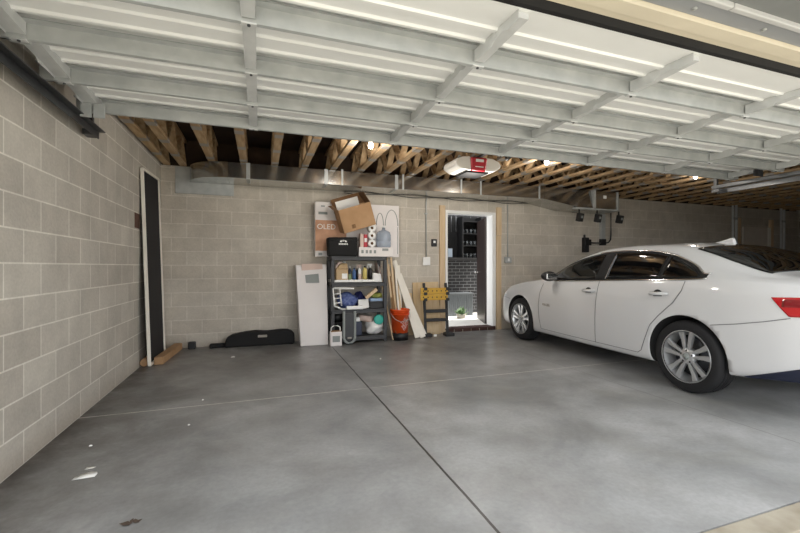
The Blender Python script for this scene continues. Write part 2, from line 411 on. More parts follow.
MB().box(-.07, .07, -.012, .012, 0, .24).build('frame', M['black'], pw); MB().box(-.055, .055, -.016, -.011, .02, .22).build('pane', M['pane_reflection'], pw)
pl = thing('corrugated_planter', 'grey corrugated metal planter against the black brick wall', 'planter', (4.28, 8.2, .06))
b = MB(); rows = []
for j in (0, .5): rows.append([(-.32+i*.64/64, -.1+.014*math.sin(i*2*math.pi/4.6), j) for i in range(65)])
b.sheet(rows); b.box(-.32, .32, -.08, .2, 0, .5); b.build('body', M['corr'], pl)
b = MB(); b.box(-.335, .335, -.13, .21, .49, .52); b.build('rim', M['corr'], pl, .004)
pt = thing('leafy_plant', 'small pale green plant on the white paving behind the doorway', 'plant', (4.12, 7.75, .06))
MB().lathe([(0,0),(.09,0),(.11,.1),(.1,.1),(.09,.08),(0,.08)], 16, cap=False).build('pot', M['greydoor'], pt)
b = MB(); rr = random.Random(3)
for k in range(70):
    a = rr.uniform(0, 6.28); el = rr.uniform(.15, 1.3); L_ = rr.uniform(.1, .22)
    d_ = Vector((math.cos(a)*math.cos(el), math.sin(a)*math.cos(el), math.sin(el))); s_ = d_.cross(Vector((0,0,1))).normalized()*.022
    p0 = Vector((rr.uniform(-.06,.06), rr.uniform(-.06,.06), .08)); p1 = p0+d_*L_*.6; p2 = p0+d_*L_+Vector((0,0,-.02))
    b._f([b._v(p0), b._v(p1-s_), b._v(p2), b._v(p1+s_)])
b.build('foliage', M['leaf'], pt, keep=True)

# the far end of the back wall
d = thing('side_door', 'grey door with wooden side casings at the dark end of the back wall', 'door', (11.62, YB, 0))
MB().box(-.46, .46, -.045, -.005, .02, 2.16).build('door_panel', M['farpanel'], d, .004)
for xx in (-.62, .62): MB().box(xx-.05, xx+.05, -.06, -.002, 0, 2.36).build('casing', M['pine'], d, .004)
MB().box(.46, .56, -.06, -.004, .02, 2.16).build('door_frame', M['whitewood'], d, .004)
b = MB(); b.M = Matrix.Translation((-.38, -.045, 1.0)) @ Matrix.Rotation(R(90), 4, 'X'); b.lathe([(0,0),(.03,0),(.03,.05),(0,.06)], 12); b.build('door_knob', M['chrome'], d)
for xx, lb in ((10.75, 'pair of slim galvanised posts left of the grey door in the dark corner'), (12.58, 'pair of slim galvanised posts right of the grey door in the dark corner')):
    t = thing('double_post', lb, 'post', (xx, 6.4, 0), group='double posts by the grey door')
    for q in (-.07, .05): b = MB(); b.box(q-.018, q+.018, -.02, .02, 0, 2.7); b.build('post', M['stile'], t, .003)
    for z_ in (.4, 1.4, 2.3): MB().box(-.09, .07, -.025, -.018, z_, z_+.05).build('bracket', M['galv'], t)
t = tag(MB().beam((0,0,0), (.25,.2,2.3), .2, .04).build('leaning_board', M['rust'], bevel=.004, loc=(12.95, 6.1, .02)), 'dark reddish board leaning in the far right corner', 'board')

# ------------------------------------------------------------------ floor trusses overhead
ORD = ['first','second','third','fourth','fifth','sixth','seventh','eighth','ninth','tenth','eleventh','twelfth','thirteenth','fourteenth','fifteenth','sixteenth','seventeenth','eighteenth','nineteenth','twentieth']
ORD += ['twenty-'+x for x in ORD[:9]] + ['thirtieth'] + ['thirty-'+x for x in ORD[:9]]
def truss():
    t = thing('floor_truss', '', 'truss', group='open-web trusses under the ceiling')
    y0, y1, hgt = 1.62, 6.49, .37
    MB().box(-.044, .044, y0, y1, 0, .038).build('bottom_chord', M['wood'], t, .002)
    MB().box(-.044, .044, y0, y1, hgt-.038, hgt).build('top_chord', M['wood'], t, .002)
    n = 8; st = (y1-y0)/n
    for k in range(n):
        a = y0+k*st
        MB().beam((0, a+.03, .036), (0, a+st/2-.03, hgt-.036), .085, .036, (0,1,0)).build('web', M['wood'], t)
        MB().beam((0, a+st/2+.03, hgt-.036), (0, a+st-.03, .036), .085, .036, (0,1,0)).build('web', M['wood'], t)
    for k in (2, 5): MB().box(-.043, .043, y0+k*st-.02, y0+k*st+.02, .037, hgt-.037).build('web_post', M['wood'], t)
    for k in range(1, n): 
        MB().box(-.0465, .0465, y0+k*st-.06, y0+k*st+.06, -.0015, .03).build('nail_plate', M['nail'], t)
    return t
tr0 = truss(); k = 0
x = -.215-.415*2; xs = [-1.255]
while x < 13.2: xs.append(x); x += .415
for i, x in enumerate(xs):
    lb = 'open-web wooden floor truss, %s counted from the left block wall' % ORD[i] if i else 'open-web wooden floor truss running tight along the left block wall'
    q = tr0 if i == 0 else dup(tr0)
    q.location = (x, 0, ZT); q['label'] = lb
ZL = ZT
# ------------------------------------------------------------------ lamps
def lamp(loc, lb, pw):
    t = thing('ceiling_bulb', lb, 'lamp', loc, group='bare bulbs under the trusses')
    MB().lathe([(0,.06),(.03,.06),(.03,.0),(.018,-.005),(0,-.005)], 16).build('socket', M['white'], t)
    MB().lathe([(.012,0),(.018,-.02),(.03,-.05),(.026,-.075),(.012,-.088),(0,-.09)], 16).build('bulb', M['bulb'], t)
    li = bpy.data.lights.new('bulb_light', 'POINT'); li.energy = LAMP_W*pw; li.color = (1, .94, .86); li.shadow_soft_size = .05
    o = bpy.data.objects.new('bulb_light', li); COL.objects.link(o); o.parent = t; o.location = (0, 0, -.13)
    MB().box(-.05, .05, -.05, .05, .058, .1).build('junction_box', M['galv'], t, .004)
    MB().box(-.23, .23, -.018, .018, .095, .12).build('mounting_bar', M['galv'], t)
lamp((1.215, 4.5, 2.64), 'bare glowing bulb above the shelf, left of the door opener', 1.2)
lamp((3.70, 4.5, 2.66), 'bare glowing bulb right of the red door opener', 1.0)
lamp((6.61, 4.5, 2.68), 'bare glowing bulb over the car near the right door track', .3)

# ------------------------------------------------------------------ overhead door
DZ = 2.41
gd = thing('overhead_garage_door', 'open white sectional garage door with galvanised struts overhead', 'garage door', (2.35, 1.575, DZ))
X0, X1 = -3.53, 3.55
EDGE = [0, .46, .98, 1.48, 2.0]
def droop(b):                              # the first section already bends down towards the opening
    for v in b.bm.verts:
        if v.co.y < .46: v.co.z -= .04*(.46-v.co.y)
    return b
def section(y0, y1):
    L_ = y1-y0
    prof = [(0,0),(.40,0),(.42,-.012),(.48,-.012),(.50,0),(.66,0),(.68,-.012),(.72,-.012),(.79,.045),(.95,.045),(.97,.0),(.998,0)]
    b = MB(); pts = [(y0+y*L_, z) for y, z in prof] + [(y1-.002, .075), (y0, .075)]
    b.prism(pts, X0, X1, 'x'); return droop(b).build('door_section', M['panel'], gd)
for k in range(4): section(EDGE[k], EDGE[k+1])
def strut(yf):
    b = MB(); d_ = -.08
    prof = [(yf-.075,-.001),(yf-.03,-.002),(yf-.02,d_),(yf-.002,d_-.004),(yf+.004,d_+.004),(yf+.002,d_+.012),(yf-.012,d_+.008),(yf-.022,.004),(yf-.075,.004)]
    b.prism(prof, X0-.09, X1+.09, 'x'); return b.build('strut', M['galv'], gd)
for k in range(4): strut(EDGE[k+1])
b = MB(); b.box(X0, X1, -.03, -.001, -.004, .09); droop(b).build('dark_gap_strip', M['black2'], gd)  # black strip standing in for the shaded gap between door edge and header
for k, xx in enumerate((-3.50, -2.40, -1.17, 0.0, 1.16, 2.34, 3.50)):
    wide = .08 if k in (0, 6) else .06
    for j in range(4):
        y0 = EDGE[j]+.025; y1 = EDGE[j+1]-.035
        b = MB(); z0 = -.034; yq = y0+(y1-y0)*.5
        b.prism([(y0,-.001),(y0,z0),(y1,z0-.03),(y1,-.001)], xx-wide/2, xx+wide/2, 'x')
        # scalloped flange of the stile
        b.prism([(y0-.01,-.001),(y0-.01,z0-.014),(y0+.08,z0-.02),(y0+.11,z0-.006),(yq,z0-.012),(yq+.03,z0-.034),(y1,z0-.036),(y1,-.001)], xx-wide/2-.003, xx-wide/2, 'x')
        droop(b).build('stile', M['stile'], gd)
        b = MB(); b.box(xx-.035, xx+.035, EDGE[j+1]-.025, EDGE[j+1]+.006, -.087, -.0785); b.build('hinge', M['stile'], gd, .002)
        b = MB(); b.M = Matrix.Translation((xx, EDGE[j+1]-.012, -.087)); b.lathe([(0,-.006),(.008,-.006),(.008,0),(0,0)], 8); b.build('bolt', M['dark_steel'], gd)
for sx in (-1, 1):
    for j in range(5):
        yy = min(max(EDGE[j], .06), 1.94); xe = (X0+.02 if sx < 0 else X1-.02)
        b = MB(); b.box(xe-.045, xe+.045, yy-.03, yy+.03, -.085, -.002); droop(b).build('roller_bracket', M['galv'], gd, .004)
        b = MB(); b.M = Matrix.Translation((xe+sx*.02, yy, -.08)) @ Matrix.Rotation(R(90), 4, 'Y'); b.lathe([(0,-.06),(.006,-.06),(.006,.06),(0,.06)], 8); droop(b).build('roller_stem', M['chrome'], gd)
# paired plates of the lower left bracket
for q in (0, 1): b = MB(); b.box(X0-.03+q*.08, X0+.04+q*.08, 1.86, 1.875, -.16, -.06); b.build('bracket_plate', M['galv'], gd, .003)
for q in (0, 1): b = MB(); b.box(X1-.25+q*.085, X1-.175+q*.085, 1.575, 1.59, -.13, -.05); b.build('bracket_plate', M['dark_steel'], gd, .003)
def track(x, sx, lb, m):
    t = thing('door_track', lb, 'track', (x, 0, 2.29), group='horizontal tracks of the garage door')
    b = MB(); y0, y1 = 1.56, 3.86
    b.prism([(-.03,-.02),(.03,-.02),(.03,-.015),(-.022,-.015),(-.022,.015),(.03,.015),(.03,.02),(-.03,.02)], y0, y1, 'y'); 
    if sx > 0: b.bm.transform(Matrix.Scale(-1, 4, (1,0,0)))
    b.build('rail', m, t)
    b = MB(); b.prism([(.0,0),(.0,-.06),(.006,-.06),(.006,-.006),(.05,-.006),(.05,0)], y0, y1, 'y')
    b.bm.transform(Matrix.Translation((sx*-.085 if sx < 0 else .04, 0, -.02))); b.build('angle_iron', m, t)
    b = MB(); b.box(-.02, .02, y1-.06, y1-.02, -.06, .335); b.build('hanger', m, t)
    b = MB(); b.box(-.035, .035, y1-.1, y1-.0, -.075, -.03); b.build('end_stop', m, t, .004)
    return t
tl = track(-1.275, 1, 'dark door track along the top of the left block wall', M['dark_steel'])
t2 = track(6.02, -1, 'galvanised door track above the car on the right', M['track_steel'])
# opener
op = thing('garage_door_opener', 'red and white garage door opener hung under the trusses', 'door opener', (2.66, 4.7, 2.41))
b = MB(); b.hexa([(-.10,-.18,.0),(.10,-.18,.0),(.10,.2,.0),(-.10,.2,.0),(-.12,-.2,.17),(.12,-.2,.17),(.12,.22,.17),(-.12,.22,.17)]); b.build('housing', M['red'], op, .02)
for sx in (-1, 1):
    b = MB(); b.M = Matrix.Scale(sx, 4, (1,0,0))
    b.prism([(.105,.0),(.25,.015),(.325,.06),(.335,.10),(.31,.14),(.22,.175),(.115,.185)], -.17, .19, 'y'); b.build('light_lens', M['lens'], op, .015)
b = MB(); b.box(-.055, .055, -.206, -.195, .11, .145); b.box(-.06, .06, -.194, -.185, .045, .055); b.build('label_plate', M['white'], op)
b = MB(); b.box(-.16, .16, -.14, .16, -.02, .0); b.build('base_plate', M['black2'], op, .004)
for sx in (-.18, .18): MB().box(sx-.012, sx+.012, .0, .03, .16, .235).build('hanger_strap', M['galv'], op)
MB().box(-.2, .2, -.005, .035, .195, .215).build('hanger_bar', M['galv'], op)
li = bpy.data.lights.new('added_fill_light', 'POINT'); li.energy = 13; li.color = (1, .94, .86); li.shadow_soft_size = .08  # added fill lamp below the opener, brightens the back wall
lo = bpy.data.objects.new('added_fill_light', li); COL.objects.link(lo); lo.parent = op; lo.location = (0, -.03, -.22)
b = MB(); b.box(-.02, .02, -3.1, -.1, .165, .19); b.build('rail', M['dark_steel'], op)
b = MB(); b.tube([(0,-.70,.165),(-.05,-.82,.05),(-.09,-.93,-.055),(-.165,-1.12,-.07)], .015, 8); b.build('trolley_arm', M['black'], op)

# ------------------------------------------------------------------ duct work
du = thing('air_duct', 'shiny galvanised air duct running along the top of the back wall', 'duct', (0, 0, 0))
YF, Z0, Z1 = 5.95, 2.40, 2.615
MB().box(-.42, 4.85, YF, YB-.01, Z0, Z1).build('duct_run', M['duct'], du, .004)
b = MB(); cx, cy, rad = -.42, YB-.01, YB-.01-YF
arc = [(cx-rad*math.sin(t), cy-rad*math.cos(t)) for t in [i*math.pi/2/14 for i in range(15)]] + [(cx, cy)]
b.prism(arc, Z0, Z1, 'z'); b.build('elbow', M['duct'], du)
MB().box(-1.15, -.37, YB-.022, YB-.002, 2.235, 2.62).build('wall_plate', M['galv'], du, .004)
for xx in (-.18, .9, 2.0): MB().box(xx, xx+.05, YF-.008, YF+.3, Z0-.006, Z1+.004).build('seam_cleat', M['galv'], du)
for xx in (.98+.17, 2.12, 3.15, 3.52, 4.72): MB().box(xx, xx+.028, YF-.007, YF, Z0-.005, Z1+.02).build('hanger_strap', M['galv'], du)
b = MB(); b.hexa([(4.85,YF,Z0),(5.55,YF-.065,2.28),(5.55,YB-.01,2.28),(4.85,YB-.01,Z0),(4.85,YF,Z1),(5.55,YF-.01,Z1),(5.55,YB-.01,Z1),(4.85,YB-.01,Z1)]); b.build('transition', M['duct'], du)
MB().hexa([(5.55,YF-.065,2.28),(5.9,YF-.065,2.28),(5.9,YB-.01,2.28),(5.55,YB-.01,2.28),(5.55,YF-.01,Z1),(5.9,YF-.01,Z1),(5.9,YB-.01,Z1),(5.55,YB-.01,Z1)]).build('plenum', M['duct'], du, .004)
MB().box(5.90, 5.96, YF-.075, YB-.01, 2.28, Z1+.01).build('collar', M['galv'], du, .003)
MB().box(5.96, 6.54, YF-.01, YB-.01, 2.27, Z1).build('end_box', M['duct'], du, .004)
MB().box(6.2, 6.28, YF-.013, YF-.009, 2.48, 2.54).build('label_plate', M['paper'], du)
MB().box(6.54, 6.57, YF-.03, YB-.01, 2.25, Z1+.01).build('collar', M['galv'], du, .003)
b = MB()
for xx in (5.55, 6.54): b.box(xx-.012, xx+.012, YF-.05, YF-.03, 2.2, Z1) if False else None
MB().box(5.5, 6.57, YF-.05, YF+.03, 2.25, 2.275).build('support_rail', M['galv'], du)
for xx, lb in ((5.63, 'small black spotlight under the duct, leftmost of three'), (6.06, 'small black spotlight under the duct, middle of three'), (6.6, 'small black spotlight under the duct, rightmost of three')):
    t = thing('spotlight', lb, 'spotlight', (xx, YF, 2.25), group='black spotlights under the duct')
    MB().box(-.01, .01, -.01, .01, -.08, .0).build('stem', M['black'], t)
    b = MB(); b.M = Matrix.Translation((0,-.02,-.15)) @ Matrix.Rotation(R(15), 4, 'X'); b.box(-.05, .05, -.05, .05, -.08, .075); b.build('housing', M['black'], t, .012)
    MB().box(-.022, .022, -.077, -.07, -.175, -.13).build('lens', M['print_grey'], t)
t = thing('wall_chase', 'flat galvanised conduit dropping from the duct to the wall box', 'conduit', (6.73, YB, 0))
MB().box(-.055, .055, -.06, -.002, 1.75, 2.27).build('channel', M['galv'], t, .004)
MB().box(-.06, .06, -.075, -.0, 1.62, 1.75).build('end_box', M['black'], t, .006)
b = MB(); b.tube([(-.02,-.05,1.665),(-.42,-.05,1.665)], .014, 8); b.tube([(.06,-.05,1.67),(.14,-.05,1.68),(.2,-.05,1.74),(.21,-.05,1.85),(.21,-.05,2.3)], .014, 8); b.build('pipe', M['dark_steel'], t)
t = thing('meter_box', 'black electrical box on the back wall above the car hood', 'electrical box', (6.27, YB, 1.47))
MB().box(-.055, .055, -.09, 0, 0, .3).build('box', M['black'], t, .008)
MB().box(-.03, .075, -.13, -.085, .14, .26).build('cover', M['black2'], t, .008)
b = MB(); b.tube([(-.02,-.04,.3),(-.02,-.04,.36)], .02, 8); b.build('conduit_stub', M['dark_steel'], t)

# wall boxes and conduits
t = thing('outlet_box', 'white outlet box with a thin conduit left of the doorway', 'outlet', (2.755, YB, 1.20))
MB().box(-.068, .068, -.05, -.001, 0, .145).build('box', M['white'], t, .006)
b = MB(); b.tube([(.0,-.02,.145),(.0,-.02,1.14),(.02,-.02,1.19)], .011, 8); b.build('conduit', M['galv'], t)
MB().box(-.03, .03, -.03, -.001, .9, .92).build('strap', M['galv'], t)
t = thing('switch_box', 'grey switch box with a thin conduit right of the doorway', 'switch', (4.43, YB, 1.25))
MB().box(-.07, .07, -.05, -.001, 0, .11).build('box', M['galv'], t, .006); MB().box(-.02, .02, -.055, -.05, .03, .085).build('switch', M['white'], t)
b = MB(); b.tube([(0,-.02,.11),(0,-.02,1.1)], .009, 8); b.build('conduit', M['galv'], t)
t = thing('wall_control', 'small black wall control left of the doorway', 'wall control', (2.91, YB, 1.535))
MB().box(-.05, .05, -.03, 0, 0, .13).build('housing', M['black'], t, .006); MB().box(-.022, .022, -.034, -.03, .06, .1).build('button', M['white'], t, .003)
b = MB(); pts = [(1.3+i*.2, YB-.03, 2.385-.015*math.sin(i*1.3)) for i in range(19)]; b.tube(pts, .006, 6)
tag(b.build('cable', M['dark_steel']), 'thin dark cable running along the wall under the duct', 'cable')

# ------------------------------------------------------------------ things along the left corner
sc = thing('leaning_screen', 'tall white-framed dark panel leaning on the left wall by the corner', 'panel', (0, 0, 0))
def sheet4(a, b_, c, d_, th, n): # bottom near, bottom far, top far, top near
    pass
A = Vector((-1.225, 5.37, .03)); B_ = Vector((-1.225, 6.12, .03)); Cc = Vector((-1.315, 6.20, 2.36)); Dd = Vector((-1.315, 5.43, 2.33))
b = MB(); th = Vector((.02,0,0)); b.hexa([A, B_, B_+th*.5, A+th*.5, Dd, Cc, Cc+th*.5, Dd+th*.5]); b.build('screen_sheet', M['screenblack'], sc)
for p, q in ((A, Dd), (B_, Cc), (A, B_), (Dd, Cc)):
    b = MB(); b.beam(p+th*.4, q+th*.4, .03, .034, (1,0,0)); b.build('frame_rail', M['whitewood'], sc, .003)
lg = MB(); lg.tube([(-1.282,5.42,.05),(-1.282,6.3,.05)], .045, 16)
t = tag(lg.build('cardboard_tube', M['card']), 'round cardboard tube lying at the foot of the left wall', 'tube')
t = tag(MB().beam((-1.145,5.47,.05), (-1.09,6.38,.05), .10, .09).build('cardboard_carton', M['card'], bevel=.006), 'long narrow cardboard carton on the floor under the leaning dark panel', 'carton')
t = tag(MB().box(-.05,.05,-.04,.04,0,.1).build('black_block', M['black'], bevel=.015, loc=(-.92,6.40,0)), 'small black block standing beside the long cardboard carton', 'block')
# recessed dark block in the left wall
tag(MB().box(-.003, .004, -.09, .09, 0, .17).build('wall_patch', M['rust'], loc=(XL, 5.33, 1.62), bevel=.001), 'brown square patch set in the left block wall', 'patch')
# cargo cover
cv = thing('cargo_cover', 'long low black car cover tray lying by the back wall', 'cover', (0, 0, 0))
b = MB(); n = 30; rows = []
top = [(-.49,.05),(-.46,.14),(-.38,.185),(-.2,.215),(-.05,.225),(.1,.21),(.3,.225),(.40,.22),(.46,.20),(.495,.16),(.50,.03)]
b.prism([(x_, z_) for x_, z_ in top]+[(.495,.0),(-.49,.0)], 6.28, 6.44, 'y'); b.build('shell', M['black2'], cv, .03, seg=3)
MB().box(-.69, -.46, 6.33, 6.42, 0, .06).build('end_arm', M['black2'], cv, .02)
MB().box(-.03, .10, 6.268, 6.285, .13, .165).build('handle', M['greydoor'], cv, .004)

# ------------------------------------------------------------------ shelf and what it carries
SX0, SX1, SY0, SY1 = 1.01, 1.895, 6.03, 6.44
ZS = [.10, .52, .93, 1.335]                # board tops
su = thing('shelving_unit', 'black plastic four-tier shelving unit against the back wall', 'shelving unit', ((SX0+SX1)/2, (SY0+SY1)/2, 0))
hx, hy = (SX1-SX0)/2, (SY1-SY0)/2
for z_ in ZS:
    b = MB(); b.box(-hx, hx, -hy, hy, z_-.02, z_); b.box(-hx, hx, -hy, -hy+.02, z_-.06, z_-.02); b.box(-hx, hx, hy-.02, hy, z_-.06, z_-.02); b.box(-hx,-hx+.02,-hy,hy,z_-.06,z_-.02); b.box(hx-.02,hx,-hy,hy,z_-.06,z_-.02)
    b.build('shelf_board', M['grey_plastic'], su, .004)
for sx in (-1, 1):
    for sy in (-1, 1):
        b = MB(); 
        for a_, c_ in ((0, ZS[0]-.06), (ZS[0], ZS[1]-.06), (ZS[1], ZS[2]-.06), (ZS[2], ZS[3]-.06)):
            b.box(sx*hx-(.055 if sx>0 else 0), sx*hx+(.055 if sx<0 else 0), sy*hy-(.05 if sy>0 else 0), sy*hy+(.05 if sy<0 else 0), a_, c_)
        b.build('post', M['grey_plastic'], su, .008)
def on(pxx, Y, tier): return (pxX(pxx, Y), Y, ZS[tier])
# top tier
tv = thing('television_carton', 'large flat white carton with orange print standing on the shelf top', 'carton', (1.50, 6.37, ZS[3]+.001))
MB().box(-.69, .69, -.06, .06, 0, .855).build('carton', M['whitecard'], tv, .004)
MB().box(-.688, -.2, -.0635, -.059, .09, .57).build('orange_print', M['orangepic'], tv)
text('OLED', .115, 'lettering', M['paper'], tv, Matrix.Translation((-.515,-.065,.465)) @ FACE)
b = MB(); b.box(-.64, -.5, -.062, -.059, .66, .7); b.box(-.6, -.54, -.062, -.059, .78, .8); b.box(-.4, -.34, -.062, -.059, .68, .7); b.box(-.64,-.58,-.062,-.059,.02,.06); b.build('printed_marks', M['print_grey'], tv)
b = MB()
for cx_, w_ in ((.36,.06),(.56,.11)):
    b.tube([(cx_+w_*math.cos(t), -.062, .52+(.26 if w_ > .1 else .2)*math.sin(t)) for t in [math.pi*i/16 for i in range(17)]], .006, 6)
b.tube([(.665,-.062,.05),(.665,-.062,.5)], .005, 6); b.build('printed_hoops', M['print_grey'], tv)
# tilted open box
cb = thing('open_cardboard_box', 'tilted open cardboard box balanced on top of the shelf pile', 'carton', (1.45, 6.14, 1.775), rot=(R(8), R(-18), R(0)))
wd, dp, ht = .26, .15, .36
b = MB(); t_ = .005
b.box(-wd, wd, -dp, -dp+t_, 0, ht); b.box(-wd, wd, dp-t_, dp, 0, ht); b.box(-wd, -wd+t_, -dp, dp, 0, ht); b.box(wd-t_, wd, -dp, dp, 0, ht); b.box(-wd, wd, -dp, dp, 0, t_); b.build('carton', M['card'], cb)
b = MB(); b.hexa([(-wd,dp-.005,ht),(wd,dp-.005,ht),(wd,dp,ht),(-wd,dp,ht),(-wd,dp+.02,ht+.17),(wd,dp+.02,ht+.17),(wd,dp+.025,ht+.17),(-wd,dp+.025,ht+.17)]); b.build('flap', M['card_dark'], cb)
b = MB(); b.hexa([(-wd,-dp,ht),(-wd+.005,-dp,ht),(-wd+.005,dp,ht),(-wd,dp,ht),(-wd-.07,-dp,ht+.09),(-wd-.065,-dp,ht+.09),(-wd-.065,dp,ht+.09),(-wd-.07,dp,ht+.09)]); b.build('flap', M['card'], cb)
b = MB(); b.hexa([(wd-.005,-dp,ht),(wd,-dp,ht),(wd,dp,ht),(wd-.005,dp,ht),(wd-.065,-dp,ht+.17),(wd-.06,-dp,ht+.17),(wd-.06,dp,ht+.17),(wd-.065,dp,ht+.17)]); b.build('flap', M['card_dark'], cb)
b = MB(); b.box(-wd+.05, wd-.1, dp-.03, dp-.02, ht-.05, ht+.12); b.build('paper_liner', M['paper'], cb)
MB().box(-.12,-.06,-dp-.002,-dp+.001,.04,.1).build('printed_mark', M['brownwood'], cb)
# cooler bag
cg = thing('cooler_bag', 'black zipped cooler bag with a white logo on the shelf top', 'bag', (pxX(343, 6.06), 6.13, ZS[3]+.001))
b = MB(); b.hexa([(-.22,-.1,0),(.22,-.1,0),(.22,.1,0),(-.22,.1,0),(-.235,-.095,.285),(.23,-.095,.30),(.23,.095,.30),(-.235,.095,.285)]); b.build('body', M['black2'], cg, .025, seg=3)
b = MB(); b.tube([(-.235,-.1,.24),(-.1,-.104,.245),(.1,-.104,.25),(.23,-.1,.25)], .006, 6); b.build('zip', M['black'], cg)
b = MB(); b.prism([(.0+.055*math.cos(t)*1.0, .215+.04*math.sin(t)) for t in [math.pi*i/10 for i in range(11)]]+[(-.025,.215),(-.012,.235),(0,.222),(.015,.238),(.03,.215)], -.105, -.1, 'y')
for q in range(6): b.box(-.07+q*.024, -.052+q*.024, -.105, -.1, .175, .197)
b.build('logo', M['paper'], cg)
# white tray box
wt = thing('printed_carton', 'low white printed carton under the paper rolls on the shelf top', 'carton', (pxX(376, 6.05), 6.16, ZS[3]+.001))
MB().box(-.275,.275,-.12,.12,0,.145).build('carton', M['whitecard'], wt, .004)
b = MB(); 
for q in (-.22,-.15,-.09,-.02): b.box(q-.018,q+.018,-.1225,-.119,.05,.1)
b.box(.1,.2,-.1225,-.119,.09,.13); b.build('printed_marks', M['print_grey'], wt)
ZTR = ZS[3]+.147
# paper rolls, end-on, stacked
for k in range(3):
    lb = ('white paper roll at the bottom of the stack beside the water jug', 'white paper roll in the middle of the stack beside the water jug', 'white paper roll on top of the stack beside the water jug')[k]
    t = thing('paper_roll', lb, 'paper roll', (pxX(371.5, 6.1), 6.13, ZTR+.061+k*.121), group='stacked paper rolls')
    b = MB(); b.M = Matrix.Rotation(R(90), 4, 'X'); b.lathe([(.022,-.05),(.056,-.05),(.06,-.045),(.06,.06),(.056,.065),(.022,.065)], 24, cap=False); b.build('roll', M['paper'], t)
    b = MB(); b.M = Matrix.Rotation(R(90), 4, 'X'); b.lathe([(0,-.04),(.023,-.04),(.023,.066),(.018,.066),(.018,.0),(0,0)], 16, cap=False); b.build('core', M['card_dark'], t)
for k,(p_, m_, hh) in enumerate(((361.5,'pinkish',.21),(365.2,'red',.2))):
    t = thing('packet', ('pale pink packet beside the black bag on the white carton','red and white packet beside the paper rolls')[k], 'packet', (pxX(p_,6.1), 6.12, ZTR))
    MB().box(-.027,.027,-.05,.05,0,hh).build('carton', M[m_], t, .004)
    if k: MB().box(-.02,.02,-.0525,-.049,.08,.14).build('label_patch', M['paper'], t)
jg = thing('water_jug', 'pale blue clear water jug on the white printed carton', 'jug', (pxX(384.5,6.1), 6.15, ZTR))
MB().lathe([(0,0),(.105,0),(.118,.02),(.118,.09),(.113,.1),(.118,.11),(.118,.2),(.10,.25),(.05,.275),(.025,.285),(.025,.32),(0,.32)], 28).build('body', M['jug'], jg)
MB().lathe([(0,.32),(.03,.32),(.03,.35),(0,.352)], 16).build('cap', M['white'], jg)
# tier with bottles
tb = MB(); tb.box(-.4,.4,-.15,.15,0,.01); tb.box(-.4,.4,-.15,-.142,0,.045); tb.box(-.4,.4,.142,.15,0,.045); tb.box(-.4,-.392,-.15,.15,0,.045); tb.box(.392,.4,-.15,.15,0,.045)
tag(tb.build('bottle_tray', M['white'], loc=(1.42, 6.2, ZS[2]+.001)), 'shallow white tray under the row of bottles', 'tray')
ZB = ZS[2]+.012
j = thing('gallon_jug', 'tan gallon jug with a white label on the bottle shelf', 'jug', (pxX(342, 6.15), 6.18, ZB))
b = MB(); b.hexa([(-.10,-.075,0),(.09,-.075,0),(.09,.075,0),(-.10,.075,0),(-.10,-.075,.2),(.09,-.075,.2),(.09,.075,.2),(-.10,.075,.2)]); b.hexa([(-.10,-.075,.2),(.09,-.075,.2),(.09,.075,.2),(-.10,.075,.2),(-.02,-.04,.29),(.08,-.04,.29),(.08,.04,.29),(-.02,.04,.29)]); b.build('body', M['tan'], j, .015)
b = MB(); b.tube([(-.085,-.02,.17),(-.085,-.02,.24),(-.05,-.02,.29),(.0,-.02,.3)], .015, 8); b.build('handle', M['pinkish'], j)
MB().lathe([(0,.285),(.022,.285),(.022,.315),(0,.315)], 14).build('cap', M['white'], j, loc=(.04,0,0)); MB().box(-.01,.075,-.079,-.074,.05,.13).build('label_patch', M['paper'], j)
def bottle(pxx, m, hgt, r, lb, capm='white', trig=False, Y=6.17, patch=None):
    t = thing('bottle', lb, 'bottle', (pxX(pxx, Y), Y, ZB), group='bottles on the shelf')
    MB().lathe([(0,0),(r,0),(r,.7*hgt),(r*.8,.8*hgt),(r*.4,.86*hgt),(r*.4,.9*hgt),(0,.9*hgt)], 16).build('body', M[m], t)
    if trig:
        b = MB(); b.box(-.012,.012,-.02,.02,.88*hgt,1.0*hgt); b.box(-.045,.03,-.014,.014,1.0*hgt,1.12*hgt); b.box(-.05,-.035,-.006,.006,.86*hgt,1.0*hgt); b.build('trigger', M[capm], t, .004)
    else: MB().lathe([(0,.89*hgt),(r*.45,.89*hgt),(r*.42,hgt),(0,hgt)], 12).build('cap', M[capm], t)
    if patch: MB().lathe([(r+.001,.15*hgt),(r+.001,.5*hgt)], 16, cap=False).build('label_band', M[patch], t)
bottle(349.8, 'navy', .24, .022, 'slim navy bottle with a green label next to the tan jug', patch='green')
bottle(354.2, 'blue', .22, .03, 'blue bottle with a white cap right of the navy one', 'navy')
bottle(359.6, 'white', .24, .026, 'white spray bottle with trigger in the middle of the bottle shelf', 'pinkish', True, patch='pinkish')
bottle(364.8, 'yellowish', .25, .036, 'pale yellow bottle right of the spray bottle', 'black')
bottle(370.2, 'black', .25, .034, 'black bottle with a looped pale spray head beside the yellow bottle', 'white', True)
bottle(357, 'black', .22, .02, 'small black bottle behind the spray bottle', 'black', Y=6.26)
t = tag(MB().hexa([(-.08,-.06,0),(.08,-.07,0),(.08,.05,0),(-.08,.05,0),(-.07,-.05,.14),(.06,-.05,.12),(.06,.03,.12),(-.07,.03,.14)]).build('paper_bag', M['paper'], loc=(pxX(377,6.12), 6.15, ZB), bevel=.012), 'crumpled white paper bag at the right end of the bottle shelf', 'bag')
t = thing('hanging_papers', 'pale papers tucked beside the right post above the bottles', 'papers', (pxX(381.5,6.2), 6.28, ZB))
